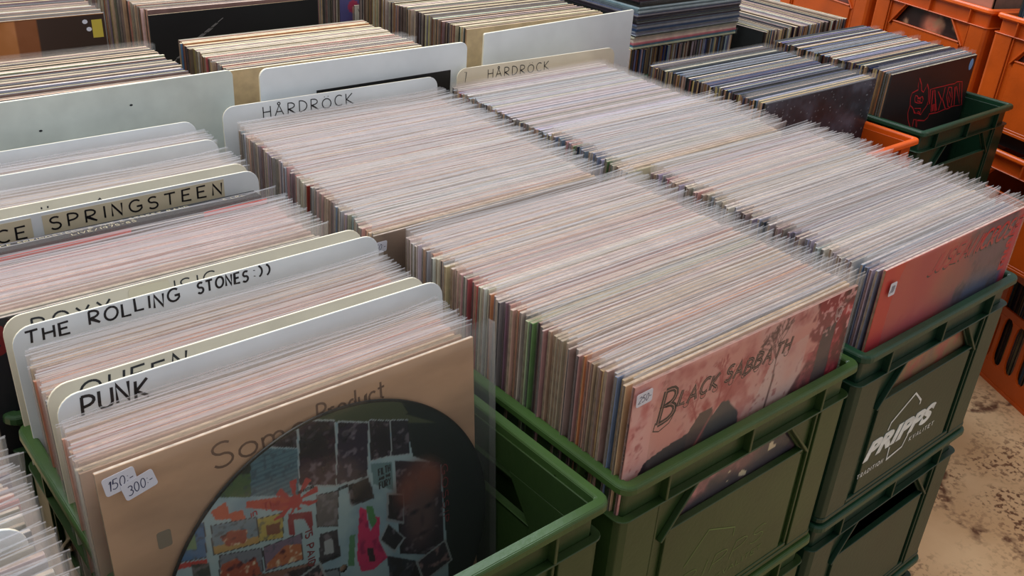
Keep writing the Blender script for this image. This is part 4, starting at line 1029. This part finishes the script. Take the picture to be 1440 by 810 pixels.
# ================================================================== THE REST OF THE RECORDS
mb = MB()
TAN = [(212,184,140),(226,206,170),(188,158,118),(64,54,50),(206,178,140),(150,124,96),(228,214,190),(44,40,42)]
DRK = [(40,38,42),(56,56,66),(30,30,34),(74,78,92),(90,104,132),(120,124,134),(52,44,44),(42,60,104),(150,154,160)]
MIX = [(176,158,146),(196,180,160),(150,132,122),(120,104,96),(190,166,150),(206,196,180),(140,120,110),(166,150,150)]
SPN = [(104,76,52),(70,52,40),(140,112,80),(44,34,30),(160,134,98),(30,26,26),(120,90,60),(176,150,110),(96,64,50)]
def jit(c, a=10): return tuple(max(0, min(255, v+random.randint(-a, a))) for v in c)
def stuff_row(n, xc, y0, y1, ztop, fronts, tops, spines=SPN, h=.303, w_=.3145, T=None, th=None, film=0, jx=.003, jz=.0015, lean=.0, dx=0, spec={}):
    pitch = abs(y1-y0)/max(n-1, 1); th = th or min(.0036, pitch*.82)
    for k in range(n):
        y = y0 + (y1-y0)*k/max(n-1, 1) + random.uniform(-.0003, .0003); x = xc + dx*k/n + random.uniform(-jx, jx); zt = ztop + random.uniform(-jz, jz)
        f = spec.get(k) or jit(random.choice(fronts)); t = jit(random.choice(tops)); s = jit(random.choice(spines)); sl = random.uniform(-.002, .002)
        T1 = T or (lambda p: p)
        TT = lambda p: T1((p[0], p[1] + (p[2]-zt)*lean + sl*(p[0]-x), p[2]))
        mb.box(x-w_/2, x+w_/2, y-th/2, y+th/2, zt-h, zt, T=TT, cols=[s, t, f, s, f, s])
        if random.random() < film:
            e = .008; g = th/2+.0006
            for s_ in (-1, 1):
                mb.poly([TT((x-.161, y+s_*g, zt-h)), TT((x+.161, y+s_*g, zt-h)), TT((x+.162, y+s_*g*1.3, zt+e)), TT((x-.161, y+s_*g*1.1, zt+e))], 1, (255, 255, 255))
# right hard rock section, rear part
stuff_row(46, .522, .506, .746, .0820, COOL+PALE+COOL+ACC, COOL, h=.3135, film=1, dx=.012)
# orange crate and the green crate beside it
stuff_row(60, .932, .4645, .708, .078, DRK+DRK+[(196,200,206),(150,170,196),(170,60,56)], TAN+DRK, h=.3015, film=.16)
stuff_row(62, 1.294, .4625, .716, .080, DRK+DRK+[(196,200,206),(60,80,160),(110,120,150)], TAN+DRK, h=.3035, film=.14, spec={14: (70, 90, 170), 30: (210, 214, 220), 22: (58, 54, 96)})
# rear rows
stuff_row(26, -.146, .830, .985, .130, MIX+[(96,70,140),(190,186,190)], TAN, h=.320, film=.12, spec={5: (110, 76, 150)})
stuff_row(34, .216, .825, .995, .130, MIX+[(206,110,100),(214,150,110),(90,140,170)], TAN, h=.320, film=.1, spec={0: (196, 166, 122), 1: (176, 146, 106), 4: (206, 120, 110), 9: (150, 136, 136), 16: (100, 150, 176)})
stuff_row(44, .655, .872, 1.200, .130, MIX, TAN, h=.320, film=.08, spec={0: (190, 160, 116)})
stuff_row(30, -.125, 1.218, 1.50, .128, MIX+[(180,150,150)], TAN, h=.315, film=.2)
stuff_row(44, .250, 1.198, 1.50, .128, MIX+WARM, TAN, h=.315, film=.1)
stuff_row(44, .640, 1.258, 1.56, .150, MIX, TAN, h=.33, film=.1)
# records turned sideways: under the flat pile, and beyond it
TS = lambda x0: (lambda p: (x0 + p[1], 1.024 + p[0], p[2]))
stuff_row(64, 0, .0, .300, .050, DRK+MIX, DRK+TAN, T=TS(.903), h=.2745, spines=SPN+DRK, w_=.310)
TS2 = lambda p: (1.256 + p[1], .978 + p[0], p[2])
stuff_row(56, 0, .0, .305, .062, MIX+DRK, TAN+MIX, T=TS2, h=.2865, spines=TAN+SPN)
stuff_row(40, .655, 1.60, 1.8, .12, MIX, TAN, h=.3)
# flat pile
zp = .0525
for k in range(34):
    t_ = random.uniform(.0032, .0050); x0 = .905+random.uniform(-.002, .003); y0 = .868+random.uniform(-.002, .003)
    c = jit(random.choice(DRK+[(206,206,212),(170,176,186),(90,140,160)] if k > 5 else [(206,196,170),(214,206,190),(150,120,110),(96,150,176),(190,120,120)])); sp = jit(random.choice(DRK+[(176,182,196),(120,130,150)])) if k > 5 else c
    mb.box(x0, x0+.3145, y0, y0+.3145, zp, zp+t_*.9, cols=[c, c, sp, sp, sp, sp]); 
    if random.random() < .5: mb.poly([(x0-.002, y0-.0012, zp-.001), (x0+.318, y0-.0012, zp-.001), (x0+.318, y0-.0016, zp+t_), (x0-.002, y0-.0016, zp+t_)], 1, (255,255,255))
    zp += t_
# in the orange crates by the aisle
for k in range(3):
    p = P0 + d*(.358*k)
    T_ = TO(p)
    mb.box(.018, .331, .020, .024, -.085, .120, T=T_, cols=[(120,70,60)]*6)
    Tr = (lambda T_: (lambda q: T_((.030 + q[1], .19 + q[0], q[2]))))(T_)
    stuff_row(52, 0, .0, .292, .205, DRK+MIX, TAN+DRK+[(60,120,170)], T=Tr, h=.290, spines=MIX+DRK+[(70,130,170)])
    p = P0 + d*(.358*(k-1)); T_ = TO(p)
for k in range(2):
    p = pl + d2*(.358*k); ux2 = -d2; uy2 = Vector((d2.y, -d2.x, 0))
    T_ = (lambda p: (lambda q: (p.x+ux2.x*q[0]+uy2.x*q[1], p.y+ux2.y*q[0]+uy2.y*q[1], q[2])))(p)
    Tr = (lambda T_: (lambda q: T_((.030 + q[1], .185 + q[0], q[2]))))(T_)
    stuff_row(50, 0, .0, .292, -.375, DRK+SPN, TAN, T=Tr, h=.305, spines=[(120,92,70),(70,56,50),(150,128,104),(40,34,34)])
me = mb.mesh('filed_records', [M_STUFF, M_FILM], fix=False)
o = new_obj('filed_records', me); tag(o, 'many more worn and sleeved records filed in the rear and side crates', 'records', kind='stuff')
# pink cover seen through the second orange crate's hand slot
p = P0 + d*.358
q = record(0, 0, 0, (186, 120, 96), 'dark cover with a pink shape seen through the orange hand slot', 'front covers farther back', film=False, me=ME_BARE)
q.location = (p.x + ux.x*.172 + uy.x*.0175, p.y + ux.y*.172 + uy.y*.0175, .14-CH+.004); q.rotation_euler = (0, 0, rzo)
def slotpic(X, Z):
    n = fbm(X*30, Z*30, 3, 4); img = np.ones(X.shape + (3,))*np.array((44., 28., 24.)); img = mixc(img, (190, 110, 84), np.clip(1.6-np.hypot((X-.012)/.026, (Z-.155)/.022), 0, 1)*(n+.4))
    return mixc(img, (160, 120, 90), (n-.6)*6)
art('printed_cover', -.157, .157, .10, .21, 120, 50, slotpic, q, -.00175)
sc.cycles.transparent_max_bounces = 48
sc.cycles.max_bounces = 8
